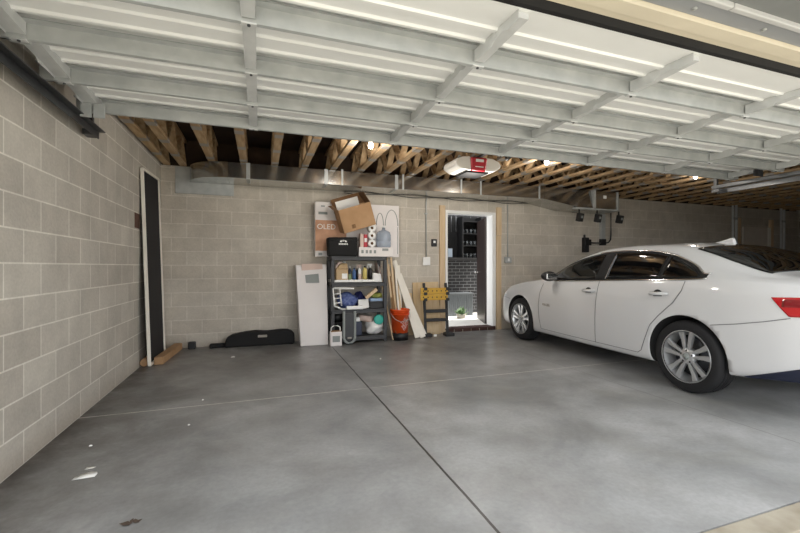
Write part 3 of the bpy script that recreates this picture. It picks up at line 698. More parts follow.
for q in range(3): b = MB(); b.hexa([(q*.02-.01,-.05,.0),(q*.02-.006,-.05,.0),(q*.02-.006,.1,.0),(q*.02-.01,.1,.0),(q*.02-.07,-.05,.3-q*.03),(q*.02-.066,-.05,.3-q*.03),(q*.02-.066,.1,.3-q*.03),(q*.02-.07,.1,.3-q*.03)]); b.build('sheet', M[('pinkish','paper','pinkish')[q]], t)
# tier with fabrics
Z2 = ZS[1]+.001
t = thing('wire_rack', 'white wire rack on the middle shelf', 'rack', (pxX(346,6.05), 6.1, Z2))
b = MB(); b.tube([(-.2,-.06,.33),(-.18,-.06,.06),(-.06,-.08,.01),(.2,-.08,.013)], .014, 8); b.tube([(-.2,-.06,.33),(.12,-.06,.32)], .014, 8); b.tube([(-.1,-.06,.32),(-.07,-.06,.06)], .011, 8)
for q in (.1,.17,.24): b.tube([(-.19,-.06,q),(-.09,-.06,q+.01)], .009, 6)
b.build('wire', M['white'], t); MB().box(.0,.26,-.1,-.05,.0,.055).build('foot_plate', M['white'], t, .012)
def cloth_blob(name, lb, cat, loc, r, m, seed, amp=.25, parts=None, m2=None):
    b = MB(); b.blob((0,0,r[2]), r, seed, amp, 20, 12, flat=0.0)
    return tag(b.build(name, m, loc=loc), lb, cat)
M['navycloth'] = mat('navy_pattern', '2c3f7c', .85, hx2='7684b0', vs=22, bump=.3, bs=20)
M['darkblue'] = mat('dark_blue_cloth', '27306b', .85, var=.5, vs=12, bump=.3, bs=20)
t = cloth_blob('folded_towel', 'navy patterned cloth bundled inside the white wire rack', 'cloth', (pxX(347,6.18), 6.25, Z2), (.15,.11,.13), M['navycloth'], 5)
t = cloth_blob('folded_cloth', 'dark blue cloth bundle behind the white paper on the middle shelf', 'cloth', (pxX(360,6.3), 6.33, Z2), (.09,.08,.13), M['darkblue'], 8)
b = MB(); b.hexa([(-.09,-.01,0),(.09,.0,0),(.09,.02,0),(-.09,.02,0),(-.05,.05,.15),(.11,.05,.13),(.11,.07,.13),(-.05,.07,.15)])
tag(b.build('paper_packet', M['paper'], loc=(pxX(364,6.08), 6.09, Z2+.0), rot=(0,R(-10),0), bevel=.006), 'white paper packet leaning in the middle of the fabric shelf', 'packet')
t = thing('file_box', 'black file box at the right of the middle shelf', 'box', (pxX(376.5,6.1), 6.2, Z2))
MB().box(-.11,.11,-.12,.12,0,.095).build('box', M['black'], t, .006)
MB().box(-.112,.112,-.122,.122,.096,.11).build('lid', M['grey_plastic'], t, .003)
t = tag(MB().box(-.1,.1,-.11,.1,0,.045).build('blue_box', M['lblue'], loc=(pxX(376.5,6.1), 6.2, Z2+.111), bevel=.008), 'light blue flat pack on top of the black file box', 'pack')
t = tag(MB().blob((0,0,.04),(.12,.1,.045),4,.3,flat=0).build('olive_cloth', M['olive'], loc=(pxX(377.5,6.1), 6.2, Z2+.157)), 'olive green cloth on top of the light blue pack', 'cloth')
t = tag(MB().box(-.11,.11,-.03,.03,-.025,.025).build('wood_offcut', M['pine'], loc=(pxX(371.5,6.05), 6.07, Z2+.235), rot=(0,R(-38),0), bevel=.003), 'short pine offcut sticking up over the olive cloth', 'offcut')
# lowest tier
Z3 = ZS[0]+.001
t = cloth_blob('plastic_bag', 'white crumpled plastic bag on the lowest shelf', 'bag', (pxX(375,6.15), 6.2, Z3), (.155,.12,.115), M['paper'], 11, .3)
b = MB(); b.tube([(-.1,0,0),(.1,0,-.035)], .05, 18)
tag(b.build('paper_towel_roll', M['pinkish'], loc=(pxX(366.5,6.1), 6.17, Z3+.275)), 'cream roll lying across the white bag on the lowest shelf', 'roll')
b = MB(); b.M = Matrix.Rotation(R(80), 4, 'X'); b.lathe([(0,0),(.075,0),(.08,.01),(.08,.05),(.07,.06),(0,.06)], 24)
tag(b.build('teal_lid', M['teal'], loc=(pxX(378.6,6.1), 6.12, Z3+.235)), 'round teal lid resting on the white plastic bag', 'lid')
t = tag(MB().box(-.05,.05,-.08,.08,0,.22).build('dark_carton', M['navy'], loc=(pxX(358.5,6.15), 6.2, Z3), bevel=.01), 'dark upright carton on the lowest shelf left of the white bag', 'carton')
t = tag(MB().box(-.04,.04,-.05,.05,0,.06).build('white_carton', M['paper'], loc=(pxX(357.5,6.1), 6.16, Z3+.221), bevel=.006), 'small white carton on top of the dark upright carton', 'carton')
b = MB(); b.tube([(-.1,0,0),(.1,0,0)], .075, 20)
tag(b.build('black_canister', M['black'], loc=(pxX(338.5,6.15), 6.2, Z3+.295)), 'black canister lying at the left end of the lowest shelf', 'canister')
t = tag(MB().box(-.09,.11,-.08,.08,0,.217).build('black_crate', M['black2'], loc=(pxX(338.5,6.15), 6.2, Z3), bevel=.01), 'black crate at the left end of the lowest shelf', 'crate')
# in front of the shelf
t = thing('u_shaped_frame', 'grey U-shaped plastic frame with dark insert standing before the shelf', 'frame', (pxX(349.5,5.98), 5.985, 0))
b = MB(); Rr = .085; pts = [(-Rr,0,.5)] + [(-Rr*math.cos(a), 0, .105-Rr*math.sin(a)) for a in [math.pi*i/12 for i in range(13)]] + [(Rr,0,.5)]
b.tube(pts, .02, 10); b.build('frame', M['print_grey'], t)
MB().box(-.07,.07,-.008,.012,.09,.47).build('insert', M['grey_plastic'], t, .01); MB().box(-.03,.03,-.014,-.007,.085,.11).build('latch', M['greydoor'], t)
t = thing('metal_can', 'pale rectangular can with a wire handle on the floor by the shelf', 'can', (pxX(336,5.93), 5.96, 0))
MB().box(-.085,.085,-.055,.055,0,.21).build('can', M['whitecard'], t, .008); MB().box(-.055,.055,-.057,-.053,.06,.15).build('label_patch', M['print_grey'], t)
b = MB(); b.tube([(-.07,0,.2),(-.065,0,.27),(-.03,0,.295),(.03,0,.295),(.065,0,.27),(.07,0,.2)], .009, 8); b.build('handle', M['paper'], t)
MB().box(-.075,.075,-.045,.045,.21,.222).build('lid', M['brownwood'], t, .004)
# tall white carton
t = thing('tall_carton', 'tall white wrapped carton leaning on the wall left of the shelf', 'carton', (0,0,0))
P = lambda x_, y_, z_: (x_, y_, z_)
b = MB(); b.hexa([(.565,6.05,0),(.975,6.05,0),(.975,6.29,0),(.565,6.29,0),(.51,6.26,1.20),(.98,6.26,1.215),(.98,6.49,1.215),(.51,6.49,1.20)]); b.build('carton', M['whitecard'], t, .012)
def onc(x_, z_, d=.004): return (x_, 6.05+.21*z_/1.23-d, z_)
b = MB(); b.hexa([onc(.66,.93,.006), onc(.86,.93,.006), onc(.86,.93,-.002), onc(.66,.93,-.002), onc(.65,1.05,.006), onc(.85,1.07,.006), onc(.85,1.07,-.002), onc(.65,1.05,-.002)]); b.build('label_patch', M['print_grey'], t)
b = MB(); b.hexa([onc(.60,1.12,.006), onc(.915,1.14,.006), onc(.915,1.14,-.002), onc(.60,1.12,-.002), onc(.595,1.22,.006), onc(.91,1.225,.006), onc(.91,1.225,-.002), onc(.595,1.22,-.002)]); b.build('tape_strip', M['pinkish'], t)

# ------------------------------------------------------------------ bucket, sticks, boards
bx, by = 2.135, 6.11
b1 = thing('black_bucket', 'black bucket nested under the orange bucket', 'bucket', (bx, by, 0))
MB().lathe([(0,0),(.135,0),(.14,.12),(.13,.12),(.12,.01),(0,.01)], 32, cap=False).build('body', M['black'], b1)
bk = thing('orange_bucket', 'orange plastic bucket with white lettering full of wooden strips', 'bucket', (bx, by, .105))
MB().lathe([(0,.0),(.127,.0),(.15,.36),(.162,.36),(.162,.385),(.156,.39),(.15,.385),(.145,.36),(.122,.012),(0,.012)], 36, cap=False).build('body', M['orange'], bk)
for z_ in (.31, .34): MB().lathe([(.147,z_-.006),(.158,z_-.005),(.158,z_+.003),(.147,z_+.004)], 36, cap=False).build('rib', M['orange'], bk)
b = MB(); b.tube([(.16*math.cos(a), -.03-.158*abs(math.sin(a))*.9, .33-.13*abs(math.sin(a))) for a in [math.pi*i/14 for i in range(15)]], .004, 6); b.build('handle', M['galv'], bk)
def wrapb(co):
    r = .127+.023*co.z/.36+.0015-co.y*.0; a = co.x/.14; return Vector((r*math.sin(a), -r*math.cos(a), co.z))
for i, s_ in enumerate(('THE', 'HOME', 'DEPOT')):
    text(s_, .062, 'lettering', M['paper'], bk, Matrix.Translation((.05,0,.17)) @ Matrix.Rotation(R(-45), 4, 'Y') @ Matrix.Translation((0,0,.05-.05*i)) @ FACE, .001, wrapb)
sticks = [((2.05,6.10,.125),(pxX(386.5,6.30),6.30,1.32),.03,.022,'pine','tall pale strip at the left of the bucket reaching the shelf top'),
          ((2.10,6.14,.125),(pxX(391,6.29),6.29,1.33),.032,.022,'pine','tall pale strip leaning from the bucket to the wall'),
          ((2.14,6.10,.125),(pxX(394.5,6.46),6.46,1.28),.028,.02,'whitewood','whitish strip in the middle of the bucket bundle'),
          ((2.06,6.03,.125),(pxX(389,6.3),6.3,1.02),.055,.03,'brownwood','short weathered brown board standing in the bucket'),
          ((2.20,6.13,.125),(pxX(396.5,6.47),6.47,1.1),.026,.02,'pine','thin pine strip at the right of the bucket bundle'),
          ((2.17,6.06,.125),(pxX(397,6.42),6.42,.83),.024,.018,'pine','short pine strip near the bucket front'),
          ((2.23,6.11,.125),(pxX(400,6.46),6.46,.75),.024,.018,'brownwood','shortest brown strip at the right of the bucket')]
sticks += [((2.09,6.06,.125),(pxX(388,6.44),6.44,1.22),.04,.02,'pine','wide pale strip between the shelf post and the weathered brown board'),
           ((2.12,6.17,.125),(pxX(392.5,6.47),6.47,1.16),.036,.018,'paleply','pale plywood strip behind the bucket bundle'),
           ((2.19,6.17,.125),(pxX(399,6.47),6.47,1.2),.03,.018,'whitewood','slender whitish strip along the left edge of the longest white trim board')]
for p, q, w_, h_, m_, lb in sticks:
    tag(MB().beam(p, q, w_, h_, (0,1,0)).build('wooden_strip', M[m_], bevel=.002), lb, 'wooden strip', 'wooden strips in the orange bucket')
tag(MB().beam((2.01,6.06,.01), (1.93,6.40,.84), .03, .018, (0,1,0)).build('wooden_strip', M['pine'], bevel=.002), 'thin pine strip on the floor between shelf and bucket', 'wooden strip')
boards = [((2.44,6.10,.012),(pxX(394,6.47),6.47,1.28),.085,.02,'whitewood','longest white trim board leaning right of the bucket'),
          ((2.54,6.10,.012),(pxX(399,6.47),6.47,1.05),.09,.02,'whitewood','white trim board leaning between the longest one and the plywood'),
          ((2.60,6.16,.012),(pxX(404,6.47),6.475,.80),.08,.018,'whitewood','shortest white trim board leaning at the right of the bucket')]
for p, q, w_, h_, m_, lb in boards:
    tag(MB().beam(p, q, w_, h_, (0,1,0)).build('trim_board', M[m_], bevel=.002), lb, 'board', 'white trim boards leaning on the wall')
b = MB(); b.hexa([(2.50,6.38,0),(2.99,6.38,0),(2.99,6.396,0),(2.50,6.396,0),(2.50,6.478,.90),(2.99,6.478,.91),(2.99,6.494,.91),(2.50,6.494,.90)])
tag(b.build('plywood_sheet', M['paleply']), 'pale plywood sheet leaning behind the folded black workbench', 'plywood sheet')
b = MB(); b.hexa([(2.32,6.42,0),(2.49,6.42,0),(2.49,6.434,0),(2.32,6.434,0),(2.32,6.48,.72),(2.49,6.48,.72),(2.49,6.494,.72),(2.32,6.494,.72)])
tag(b.build('plywood_offcut', M['paleply']), 'narrow pale plywood offcut behind the white trim boards', 'plywood offcut')
wbn = thing('folding_workbench', 'folded black workbench with yellow perforated boards before the doorway', 'workbench', (2.80, 6.20, 0), R(-6))
for q, z_ in ((0, .615), (1, .72)):
    b = MB(); 
    b.box(-.27, .21, -.055, -.03, z_, z_+.1); b.build('jaw_board', M['yellow'], wbn, .006)
    for k in range(6):
        c_ = MB(); c_.M = Matrix.Translation((-.22+k*.078, -.0555, z_+.05)) @ Matrix.Rotation(R(90), 4, 'X'); c_.lathe([(0,-.002),(.012,-.002),(.012,.001),(0,.001)], 10); c_.build('clamp_hole', M['black'], wbn)
for sx, lean in ((-.17, .0), (.22, .0)):
    b = MB(); b.beam((sx,-.01,.05), (sx-.015,.05,.9), .045, .03, (0,1,0)); b.build('upright', M['black'], wbn, .006)
    b = MB(); b.beam((sx+.02,.06,.05), (sx-.03,-.0,.62), .03, .025, (0,1,0)); b.build('leg', M['black'], wbn, .005)
    b = MB(); b.box(sx-.06, sx+.10, -.09, .06, 0, .055); b.build('foot', M['black'], wbn, .012)
    for z_ in (.6, .7, .78): b = MB(); b.box(sx-.045, sx+.015, -.07, -.02, z_, z_+.05); b.build('clamp', M['black'], wbn, .008)
for z_ in (.25, .4): MB().box(-.17, .22, -.02, .015, z_, z_+.055).build('crossbar', M['black'], wbn, .006)
MB().box(-.05,-.0,-.095,-.089,.012,.045).build('foot_label', M['paper'], wbn)

# ------------------------------------------------------------------ litter on the floor
b = MB(); b.sheet([[(-.055,-.03,.001),(.0,-.035,.004),(.05,-.025,.001)],[(-.05,.0,.002),(.005,.0,.006),(.055,.005,.003)],[(-.03,.03,.002),(.01,.035,.006),(.045,.03,.003)]])
tag(b.build('paper_scrap', M['paper'], loc=(-.925,2.705,.002), solid=.001), 'crumpled white paper scrap on the floor near the left wall', 'paper scrap')
b = MB(); b.sheet([[(-.02,-.01,.0),(.02,-.012,.003)],[(-.015,.015,.004),(.03,.012,.001)]])
tag(b.build('paper_scrap', M['paper'], loc=(-.94,2.80,.002), solid=.001), 'tiny white paper shred just behind the larger paper scrap', 'paper scrap')
for i, (x_, y_, s_, lb) in enumerate(((-1.05,3.155,.009,'tiny pale chip on the floor close to the left wall'),(-.499,3.33,.008,'tiny pale chip on the floor right of the paper scrap'),(-.332,5.64,.025,'small white scrap on the floor before the black cover tray'),(-.476,3.912,.008,'tiny white chip by the pale cross joint'),(1.45,4.9,.01,'tiny white chip on the floor before the shelf'))):
    b = MB(); b.hexa([(-s_,-s_,0),(s_,-s_*.6,0),(s_*.8,s_*.7,0),(-s_*.9,s_*.5,0),(-s_*.8,-s_*.8,.006),(s_*.7,-s_*.5,.009),(s_*.6,s_*.5,.005),(-s_*.7,s_*.4,.007)])
    tag(b.build('floor_chip', M['paper'], loc=(x_,y_,0)), lb, 'scrap', 'pale chips on the floor')
M['dryleaf'] = mat('dry_leaf', '54463c', .8, var=.3, vs=30)
b = MB(); rr = random.Random(9)
for k in range(7):
    a = rr.uniform(0,6.28); L_ = rr.uniform(.02,.04); p = Vector((rr.uniform(-.02,.02), rr.uniform(-.015,.015), .003)); d_ = Vector((math.cos(a)*L_, math.sin(a)*L_, rr.uniform(.002,.012))); n_ = Vector((-d_.y, d_.x, 0))*.35
    b._f([b._v(p), b._v(p+d_*.5+n_), b._v(p+d_), b._v(p+d_*.5-n_)])
tag(b.build('dry_leaf', M['dryleaf'], loc=(-.549,2.134,.001), keep=True, solid=.001), 'dry brown leaf on the floor in the left foreground', 'leaf')

# ------------------------------------------------------------------ the car
FHx, FHy = 3.988, 5.465; RHx, RHy = 3.785, 2.656
ang = math.atan2(FHx-RHx, FHy-RHy)         # lean of the car to the right of straight ahead
HALF = .885
cxr = (FHx+HALF*math.cos(ang), FHy-HALF*math.sin(ang))
car = thing('white_sedan', 'white four-door sedan parked nose to the back wall', 'car', (cxr[0], cxr[1], 0), rot=(0, 0, R(-90)-ang))
# local frame: +x runs from the front axle to the tail, +y is the car's right side
def pchip(tab):
    xs_ = [a for a, _ in tab]; ys_ = [c for _, c in tab]; n = len(xs_)
    dl = [(ys_[i+1]-ys_[i])/(xs_[i+1]-xs_[i]) for i in range(n-1)]
    m = [dl[0]]+[0 if dl[i-1]*dl[i] <= 0 else 2*dl[i-1]*dl[i]/(dl[i-1]+dl[i]) for i in range(1, n-1)]+[dl[-1]]
    def f(x):
        if x <= xs_[0]: return ys_[0]
        if x >= xs_[-1]: return ys_[-1]
        i = max(k for k in range(n-1) if xs_[k] <= x); h_ = xs_[i+1]-xs_[i]; t = (x-xs_[i])/h_
        return (2*t**3-3*t*t+1)*ys_[i]+(t**3-2*t*t+t)*h_*m[i]+(-2*t**3+3*t*t)*ys_[i+1]+(t**3-t*t)*h_*m[i+1]
    return f
fW = pchip([(-.97,.50),(-.94,.59),(-.88,.69),(-.75,.785),(-.55,.86),(-.25,.908),(.3,.922),(1.4,.925),(2.8,.927),(3.2,.915),(3.5,.885),(3.72,.83),(3.87,.75),(3.95,.60)])
fzb = pchip([(-.97,.34),(-.9,.24),(-.6,.19),(.3,.185),(1.5,.19),(2.6,.205),(3.15,.245),(3.5,.29),(3.8,.33),(3.95,.42)])
fzs = pchip([(-.97,.60),(-.9,.67),(-.7,.755),(-.4,.845),(0,.915),(.4,.955),(.9,.978),(1.5,.998),(2.0,1.022),(2.75,1.056),(3.0,1.07),(3.3,1.06),(3.6,1.03),(3.85,.985),(3.95,.93)])
fzr = pchip([(-.97,.63),(-.9,.72),(-.7,.81),(-.4,.89),(0,.965),(.35,1.015),(.5,1.05),(.8,1.175),(1.1,1.3),(1.4,1.395),(1.65,1.437),(1.95,1.452),(2.3,1.447),(2.6,1.42),(2.85,1.355),(3.1,1.255),(3.35,1.15),(3.5,1.115),(3.7,1.10),(3.85,1.075),(3.95,.98)])
fys = pchip([(-.97,.42),(-.9,.60),(-.7,.74),(-.4,.815),(0,.845),(.5,.86),(1.0,.862),(2.0,.865),(2.7,.862),(3.1,.85),(3.5,.80),(3.8,.70),(3.95,.52)])
# upper side point (window head / hood bulge)
fy7 = pchip([(-.97,.36),(-.9,.52),(-.4,.70),(0,.74),(.4,.76),(.7,.755),(1.0,.715),(1.4,.67),(1.9,.65),(2.4,.65),(2.7,.665),(3.0,.70),(3.3,.715),(3.6,.68),(3.95,.42)])
fz7 = pchip([(-.97,.62),(-.9,.70),(-.4,.872),(0,.943),(.4,.99),(.55,1.02),(.75,1.095),(1.0,1.215),(1.3,1.318),(1.6,1.362),(1.9,1.374),(2.3,1.362),(2.6,1.322),(2.85,1.25),(3.1,1.16),(3.35,1.095),(3.6,1.07),(3.85,1.03),(3.95,.955)])
fy8 = pchip([(-.97,.24),(-.9,.36),(-.4,.52),(.3,.60),(.7,.66),(1.0,.64),(1.4,.60),(1.9,.575),(2.4,.57),(2.7,.585),(3.0,.61),(3.35,.62),(3.6,.56),(3.95,.28)])
def f8z(s): return fzr(s)-(fzr(s)-fz7(s))*.42
def section_pts(s):
    W, zb, zs = fW(s), fzb(s), fzs(s); hgt = zs-zb
    return [(0,zb),(W*.62,zb),(W*.92,zb+.004),(W*.968,zb+.045),(W*.988,zb+.2*hgt),(W,zb+.47*hgt),(W*.994,zb+.70*hgt),(W*.972,zb+.87*hgt),(fys(s)+.012,zs-.018),
            (fys(s),zs),(fys(s)*.5+fy7(s)*.5+.012,zs*.5+fz7(s)*.5),(fy7(s),fz7(s)),(fy8(s),f8z(s)),(fy8(s)*.5,fzr(s)-(fzr(s)-f8z(s))*.26),(0,fzr(s))]
SUB = 5
def curve(s):
    P_ = section_pts(s); out = []
    for i in range(len(P_)-1):
        p0 = P_[i-1] if i else (-P_[1][0], P_[1][1]); p1, p2 = P_[i], P_[i+1]
        p3 = P_[i+2] if i+2 < len(P_) else (-P_[-2][0], P_[-2][1])
        for k in range(SUB):
            t = k/SUB
            q = []
            for d_ in (0, 1):
                m1 = (p2[d_]-p0[d_])*.5; m2 = (p3[d_]-p1[d_])*.5
                # keep the tangents short so that the curve never overshoots
                lim = abs(p2[d_]-p1[d_])*1.6+.002; m1 = max(-lim, min(lim, m1)); m2 = max(-lim, min(lim, m2))
                q.append((2*t**3-3*t*t+1)*p1[d_]+(t**3-2*t*t+t)*m1+(-2*t**3+3*t*t)*p2[d_]+(t**3-t*t)*m2)
            out.append(tuple(q))
    out.append(P_[-1]); return out
def side_y(s, z, off=0.0):                 # half width of the body at height z
    c = curve(s)[4*SUB//1-8:]
    best = None
    for (y0,z0),(y1,z1) in zip(c, c[1:]):
        if (z0-z)*(z1-z) <= 0 and abs(z1-z0) > 1e-7:
            best = y0+(y1-y0)*(z-z0)/(z1-z0); break
    if best is None: best = fW(s)*.95
    return best+off
ST = []
s = -.97
while s < 3.95-1e-6:
    ST.append(s); s += .02 if (s < -.6 or s > 3.5) else .045
ST.append(3.95)
b = MB(); rows = []
for s in ST:
    c = curve(s); full = [(-y, z) for y, z in c] + [(y, z) for y, z in c[-2:0:-1]]
    rows.append([b._v((s, y, z)) for y, z in full])
n = len(rows[0])
for A_, B2 in zip(rows, rows[1:]):
    for k in range(n): b._f([A_[k], A_[(k+1)%n], B2[(k+1)%n], B2[k]], True)
b._f(rows[0]); b._f(rows[-1][::-1])
body = b.build('body', [M['paint'], M['black2']], car)
WH = [(0, -1), (0, 1), (2.816, -1), (2.816, 1)]
for wx, sd in WH:
    c = MB(); c.mi = 1; c.M = Matrix.Translation((wx, sd*.80, .345)) @ Matrix.Rotation(R(90), 4, 'X'); c.lathe([(.378,-.22),(.378,.22)], 56, smooth=True)
    cut = c.build('cutter', [M['paint'], M['black2']])
    cut.parent = car
    md = body.modifiers.new('arch', 'BOOLEAN'); md.operation = 'DIFFERENCE'; md.solver = 'EXACT'; md.object = cut
bpy.context.view_layer.update()
me = bpy.data.meshes.new_from_object(body.evaluated_get(bpy.context.evaluated_depsgraph_get()))
body.modifiers.clear(); body.data = me; me.name = 'body'
for o in [o for o in bpy.data.objects if o.name.startswith('cutter')]: bpy.data.objects.remove(o)
# glass and trim laid on the body side
fbelt = pchip([(.5,1.0),(.927,1.0),(1.5,1.018),(2.0,1.042),(2.75,1.072),(3.0,1.092)])
fhead = pchip([(.62,1.02),(.70,1.065),(.938,1.178),(1.294,1.29),(1.61,1.338),(1.87,1.348),(2.23,1.334),(2.5,1.292),(2.67,1.238),(2.82,1.17),(2.93,1.10)])
def side_patch(name, m, s0, s1, lo, hi, off, sides=(-1, 1), ns=24, nz=8, th=.004, par=None):
    for sd in sides:
        b = MB(); V = []
        for i in range(ns+1):
            s_ = s0+(s1-s0)*i/ns; a_, c_ = lo(s_), max(hi(s_), lo(s_)+.0005); r_ = []
            for j in range(nz+1):
                z_ = a_+(c_-a_)*j/nz; r_.append((s_, sd*side_y(s_, z_, off), z_))
            V.append(r_)
        O = [[b._v(p) for p in r_] for r_ in V]; I = [[b._v((p[0], p[1]-sd*(th+off), p[2])) for p in r_] for r_ in V]
        for i in range(ns):
            for j in range(nz):
                b._f([O[i][j],O[i+1][j],O[i+1][j+1],O[i][j+1]], True); b._f([I[i][j],I[i][j+1],I[i+1][j+1],I[i+1][j]])
            b._f([O[i][0],I[i][0],I[i+1][0],O[i+1][0]]); b._f([O[i][nz],O[i+1][nz],I[i+1][nz],I[i][nz]])
        for j in range(nz): b._f([O[0][j],O[0][j+1],I[0][j+1],I[0][j]]); b._f([O[ns][j],I[ns][j],I[ns][j+1],O[ns][j+1]])
        b.build(name, m, par or car)
# dark surround, then bright trim at belt and head, then panes
side_patch('window_surround', M['black2'], .63, 2.97, lambda s: fbelt(s)-.012, lambda s: fhead(s)+.014, .003, ns=60)
side_patch('belt_trim', M['chrome'], .66, 2.985, lambda s: fbelt(s)-.024, lambda s: fbelt(s)-.010, .007, ns=60, nz=1)
side_patch('head_trim', M['chrome'], 1.5, 2.99, lambda s: max(fhead(s)+.010, fbelt(s)-.022), lambda s: max(fhead(s)+.024, fbelt(s)-.008), .007, ns=60, nz=1)
side_patch('front_door_window', M['carglass'], .80, 1.61, lambda s: fbelt(s)+.004, lambda s: fhead(s)-.012, .0055, ns=30)
side_patch('rear_door_window', M['carglass'], 1.78, 2.48, lambda s: fbelt(s)+.004, lambda s: fhead(s)-.012, .0055, ns=30)
side_patch('quarter_window', M['carglass'], 2.515, 2.90, lambda s: fbelt(s)+.004, lambda s: fhead(s)-.012, .0055, ns=20)
side_patch('pillar_trim', M['chrome'], 1.765, 1.778, lambda s: fbelt(s)+.006, lambda s: fhead(s)-.01, .0075, ns=2)
# glass over the roof line
def top_patch(name, m, s0, s1, k0, off=.004, flip=1):
    b = MB(); V = []
    for i in range(25):
        s_ = s0+(s1-s0)*i/24; c = curve(s_)[k0:]
        line = [(-y, z) for y, z in c] + [(y, z) for y, z in c[-2::-1]]
        V.append([(s_, y, z+off) for y, z in line])
    b.sheet(V); return b.build(name, m, car, solid=.004)
top_patch('windshield', M['carglass'], .48, 1.36, 12*SUB-1)
top_patch('rear_window', M['carglass'], 2.70, 3.36, 12*SUB-1)
def strip(name, m, pts, wd, off=.0025, sides=(-1, 1), par=None):   # thin line following the body side
    for sd in sides:
        b = MB(); fine = []
        for (a0,c0),(a1,c1) in zip(pts, pts[1:]):
            nn = max(2, int(math.hypot(a1-a0, c1-c0)/.03))
            fine += [(a0+(a1-a0)*i/nn, c0+(c1-c0)*i/nn) for i in range(nn)]
        fine.append(pts[-1]); rows = []
        for i, (a_, c_) in enumerate(fine):
            p, q = fine[max(0,i-1)], fine[min(len(fine)-1,i+1)]; dx, dz = q[0]-p[0], q[1]-p[1]; l = math.hypot(dx,dz) or 1; nx, nz_ = -dz/l*wd/2, dx/l*wd/2
            rows.append([(a_+nx, sd*side_y(a_+nx, c_+nz_, off), c_+nz_), (a_-nx, sd*side_y(a_-nx, c_-nz_, off), c_-nz_)])
        b.sheet(rows); b.build(name, m, par or car, solid=.003)
strip('door_seam', M['seam'], [(.60,.93),(.55,.80),(.53,.60),(.54,.40),(.57,.27)], .006)
strip('door_seam', M['seam'], [(1.70,1.0),(1.69,.75),(1.68,.50),(1.67,.26)], .006)
strip('door_seam', M['seam'], [(2.79,1.04),(2.775,.95),(2.70,.83),(2.55,.69),(2.45,.58),(2.38,.42),(2.33,.30),(2.28,.265)], .006)
strip('door_seam', M['seam'], [(.57,.265),(1.2,.262),(2.28,.268)], .005)
strip('bumper_seam', M['seam'], [(3.06,.665),(3.25,.70),(3.45,.745),(3.61,.79)], .006)
strip('bumper_seam', M['seam'], [(-.30,.64),(-.45,.65),(-.6,.655)], .006)
# lamps
side_patch('taillight', M['taillight'], 3.49, 3.93, lambda s: .938-(s-3.49)/.115*.14 if s < 3.605 else .80+(s-3.605)*.06, lambda s: .941+(s-3.49)*.05, .006, ns=36)
side_patch('headlight', M['headlight'], -.90, -.48, lambda s: .60+(s+.9)*.22, lambda s: .66+(s+.9)*.22 if s < -.6 else .726-(s+.6)*.2, .006, ns=20)
side_patch('rear_valance', M['valance'], 3.30, 3.94, lambda s: fzb(s)+.006, lambda s: .275+(s-3.30)*.40, .006, ns=24)
side_patch('taillight_band', M['taillight_dark'], 3.56, 3.93, lambda s: .872+(s-3.6)*.05, lambda s: .925+(s-3.49)*.05, .008, ns=20, par=None)
# handles
for s_, z_ in ((1.555,.878),(2.535,.905)):
    for sd in (-1, 1):
        b = MB(); y_ = side_y(s_, z_)
        b.tube([(s_-.10, sd*(y_+.0), z_-.004), (s_-.075, sd*(y_+.028), z_), (s_, sd*(y_+.036), z_+.003), (s_+.075, sd*(y_+.030), z_+.006), (s_+.10, sd*(y_+.0), z_+.008)], [.012,.016,.017,.016,.012], 10)
        h_ = b.build('door_handle', M['paint'], car)
        b = MB(); b.tube([(s_-.07, sd*(y_+.030), z_+.014), (s_, sd*(y_+.040), z_+.018), (s_+.07, sd*(y_+.032), z_+.020)], .005, 8); b.build('chrome_strip', M['chrome'], h_)
        b = MB(); b.M = Matrix.Translation((s_-.01, sd*(y_+.0), z_-.006)) @ Matrix.Rotation(R(90), 4, 'X'); b.lathe([(0,-.004),(.05,-.004),(.05,.004),(0,.004)], 20); 
        b.build('handle_cup', M['gap'], h_)
# mirrors
for sd in (-1, 1):
    y_ = side_y(.86, .985)
    b = MB(); b.blob((.90, sd*(y_+.15), 1.045), (.075, .12, .07), 2, .05, 20, 12); m1 = b.build('side_mirror', M['black'], car); m1['label'] = 'black door mirror'
    b = MB(); b.beam((.86, sd*(y_-.02), .99), (.87, sd*(y_+.10), 1.01), .07, .03); b.build('mirror_arm', M['black'], m1, .008)
    b = MB(); b.box(.955, .972, sd*(y_+.15)-.085, sd*(y_+.15)+.085, 1.005, 1.085); b.build('mirror_glass', M['chrome'], m1, .01)
# fin
b = MB(); b.prism([(2.40,fzr(2.40)-.01),(2.46,fzr(2.46)+.010),(2.53,fzr(2.53)+.032),(2.59,fzr(2.59)+.058),(2.61,fzr(2.61)+.06),(2.63,fzr(2.63)-.01)], -.022, .022, 'y'); b.build('antenna_fin', M['paint'], car, .008)
# stop lamp / rear shelf edge bright line, grille and plates
b = MB(); b.box(-.985,-.93,-.42,.42,.42,.60); b.build('grille', M['black'], car, .01)
b = MB(); b.box(3.93,3.962,-.26,.26,.60,.73); b.build('licence_recess', M['gap'], car, .006)
# lettering on the door
yb_ = lambda s_, z_: side_y(s_, z_)
def onside(co): return Vector((co.x, -side_y(co.x, co.z, .003)-.001+co.y*.2, co.z))
text('MALIBU', .052, 'lettering', M['chrome'], car, Matrix.Translation((.72,0,.625)) @ FACE, .0012, onside)
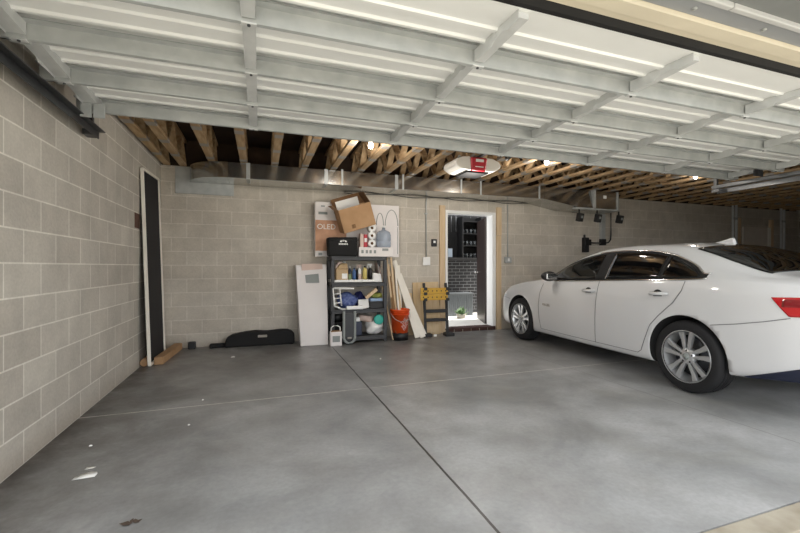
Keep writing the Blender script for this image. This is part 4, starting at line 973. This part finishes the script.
# wheels
def wheel():
    t = bpy.data.objects.new('wheel', None); COL.objects.link(t); t.parent = car; t.empty_display_size = .1
    def L_(): q = MB(); q.M = Matrix.Rotation(R(90), 4, 'X'); return q     # local z -> -y (outboard)
    q = L_(); q.lathe([(.232,-.10),(.25,-.112),(.31,-.112),(.325,-.095),(.333,-.078),(.335,-.064),(.335,-.058),(.325,-.057),(.325,-.046),(.336,-.045),(.336,-.018),(.325,-.017),(.325,-.006),(.336,-.005),(.336,.005),(.325,.006),(.325,.017),(.336,.018),(.336,.045),(.325,.046),(.325,.057),(.335,.058),(.335,.064),(.333,.078),(.325,.095),(.31,.112),(.255,.112),(.238,.102),(.225,.06),(.225,-.06)], 56, cap=False)
    ty = q.build('tyre', M['rubber'], t)
    q = L_()
    for k in range(56):
        a = 2*math.pi*k/56
        for zz in (-.032, .032): q.M = Matrix.Rotation(R(90), 4, 'X') @ Matrix.Rotation(a, 4, 'Z') @ Matrix.Translation((.336, 0, zz)); q.box(-.004, .0015, -.011, .011, -.012, .012)
    q.build('tread', M['rubber'], ty)
    q = L_(); q.lathe([(.236,.108),(.243,.112),(.243,.104),(.23,.09),(.215,.04),(.21,-.09),(.235,-.1),(.2,-.1),(.2,.04),(.222,.1)], 48, cap=False); rim = q.build('rim', M['silver'], t)
    q = L_(); q.lathe([(0,-.01),(.2,-.01),(.2,-.02),(0,-.02)], 32); q.build('brake_disc', M['dark_steel'], t)
    for k in range(5):
        q = MB()
        for sgn in (-1, 1):
            a0 = 2*math.pi*k/5+R(90); 
            def pt_(r, da, y): return (r*math.cos(a0+da), -y, r*math.sin(a0+da))
            seg = [(.045,.22,.55,.088),(.10,.10,.42,.094),(.16,.10,.335,.094),(.228,.13,.34,.098)]
            ringsv = []
            for r, d0, d1, y in seg:
                ringsv.append([q._v(pt_(r, sgn*d0, y)), q._v(pt_(r, sgn*d1, y)), q._v(pt_(r, sgn*d1, y-.03)), q._v(pt_(r, sgn*d0, y-.03))])
            for A_, B2 in zip(ringsv, ringsv[1:]):
                for i in range(4): q._f([A_[i],A_[(i+1)%4],B2[(i+1)%4],B2[i]])
            q._f(ringsv[0]); q._f(ringsv[-1][::-1])
        q.build('spoke', M['silver'], t, .003)
    q = L_(); q.lathe([(0,.03),(.075,.03),(.08,.07),(.07,.088),(.04,.096),(0,.098)], 24); hb = q.build('hub', M['silver'], t)
    q = L_(); q.lathe([(0,.096),(.03,.096),(.03,.101),(0,.103)], 18); q.build('centre_cap', M['print_grey'], hb)
    for k in range(5):
        q = L_(); a = 2*math.pi*(k+.5)/5+R(90); q.M = q.M @ Matrix.Translation((.055*math.cos(a), -.055*math.sin(a), .09)); q.lathe([(0,-.02),(.010,-.02),(.010,.003),(0,.004)], 8); q.build('lug_nut', M['gap'], hb)
    return t
w0 = wheel()
def dup_child(o, par):
    c = o.copy(); COL.objects.link(c); c.parent = par
    for ch in o.children: dup_child(ch, c)
    return c
for i, (wx, sd) in enumerate(WH):
    q = w0 if i == 0 else dup_child(w0, car)
    q.location = (wx, sd*.80, .337)
    if sd > 0: q.rotation_euler = (0, 0, math.pi)
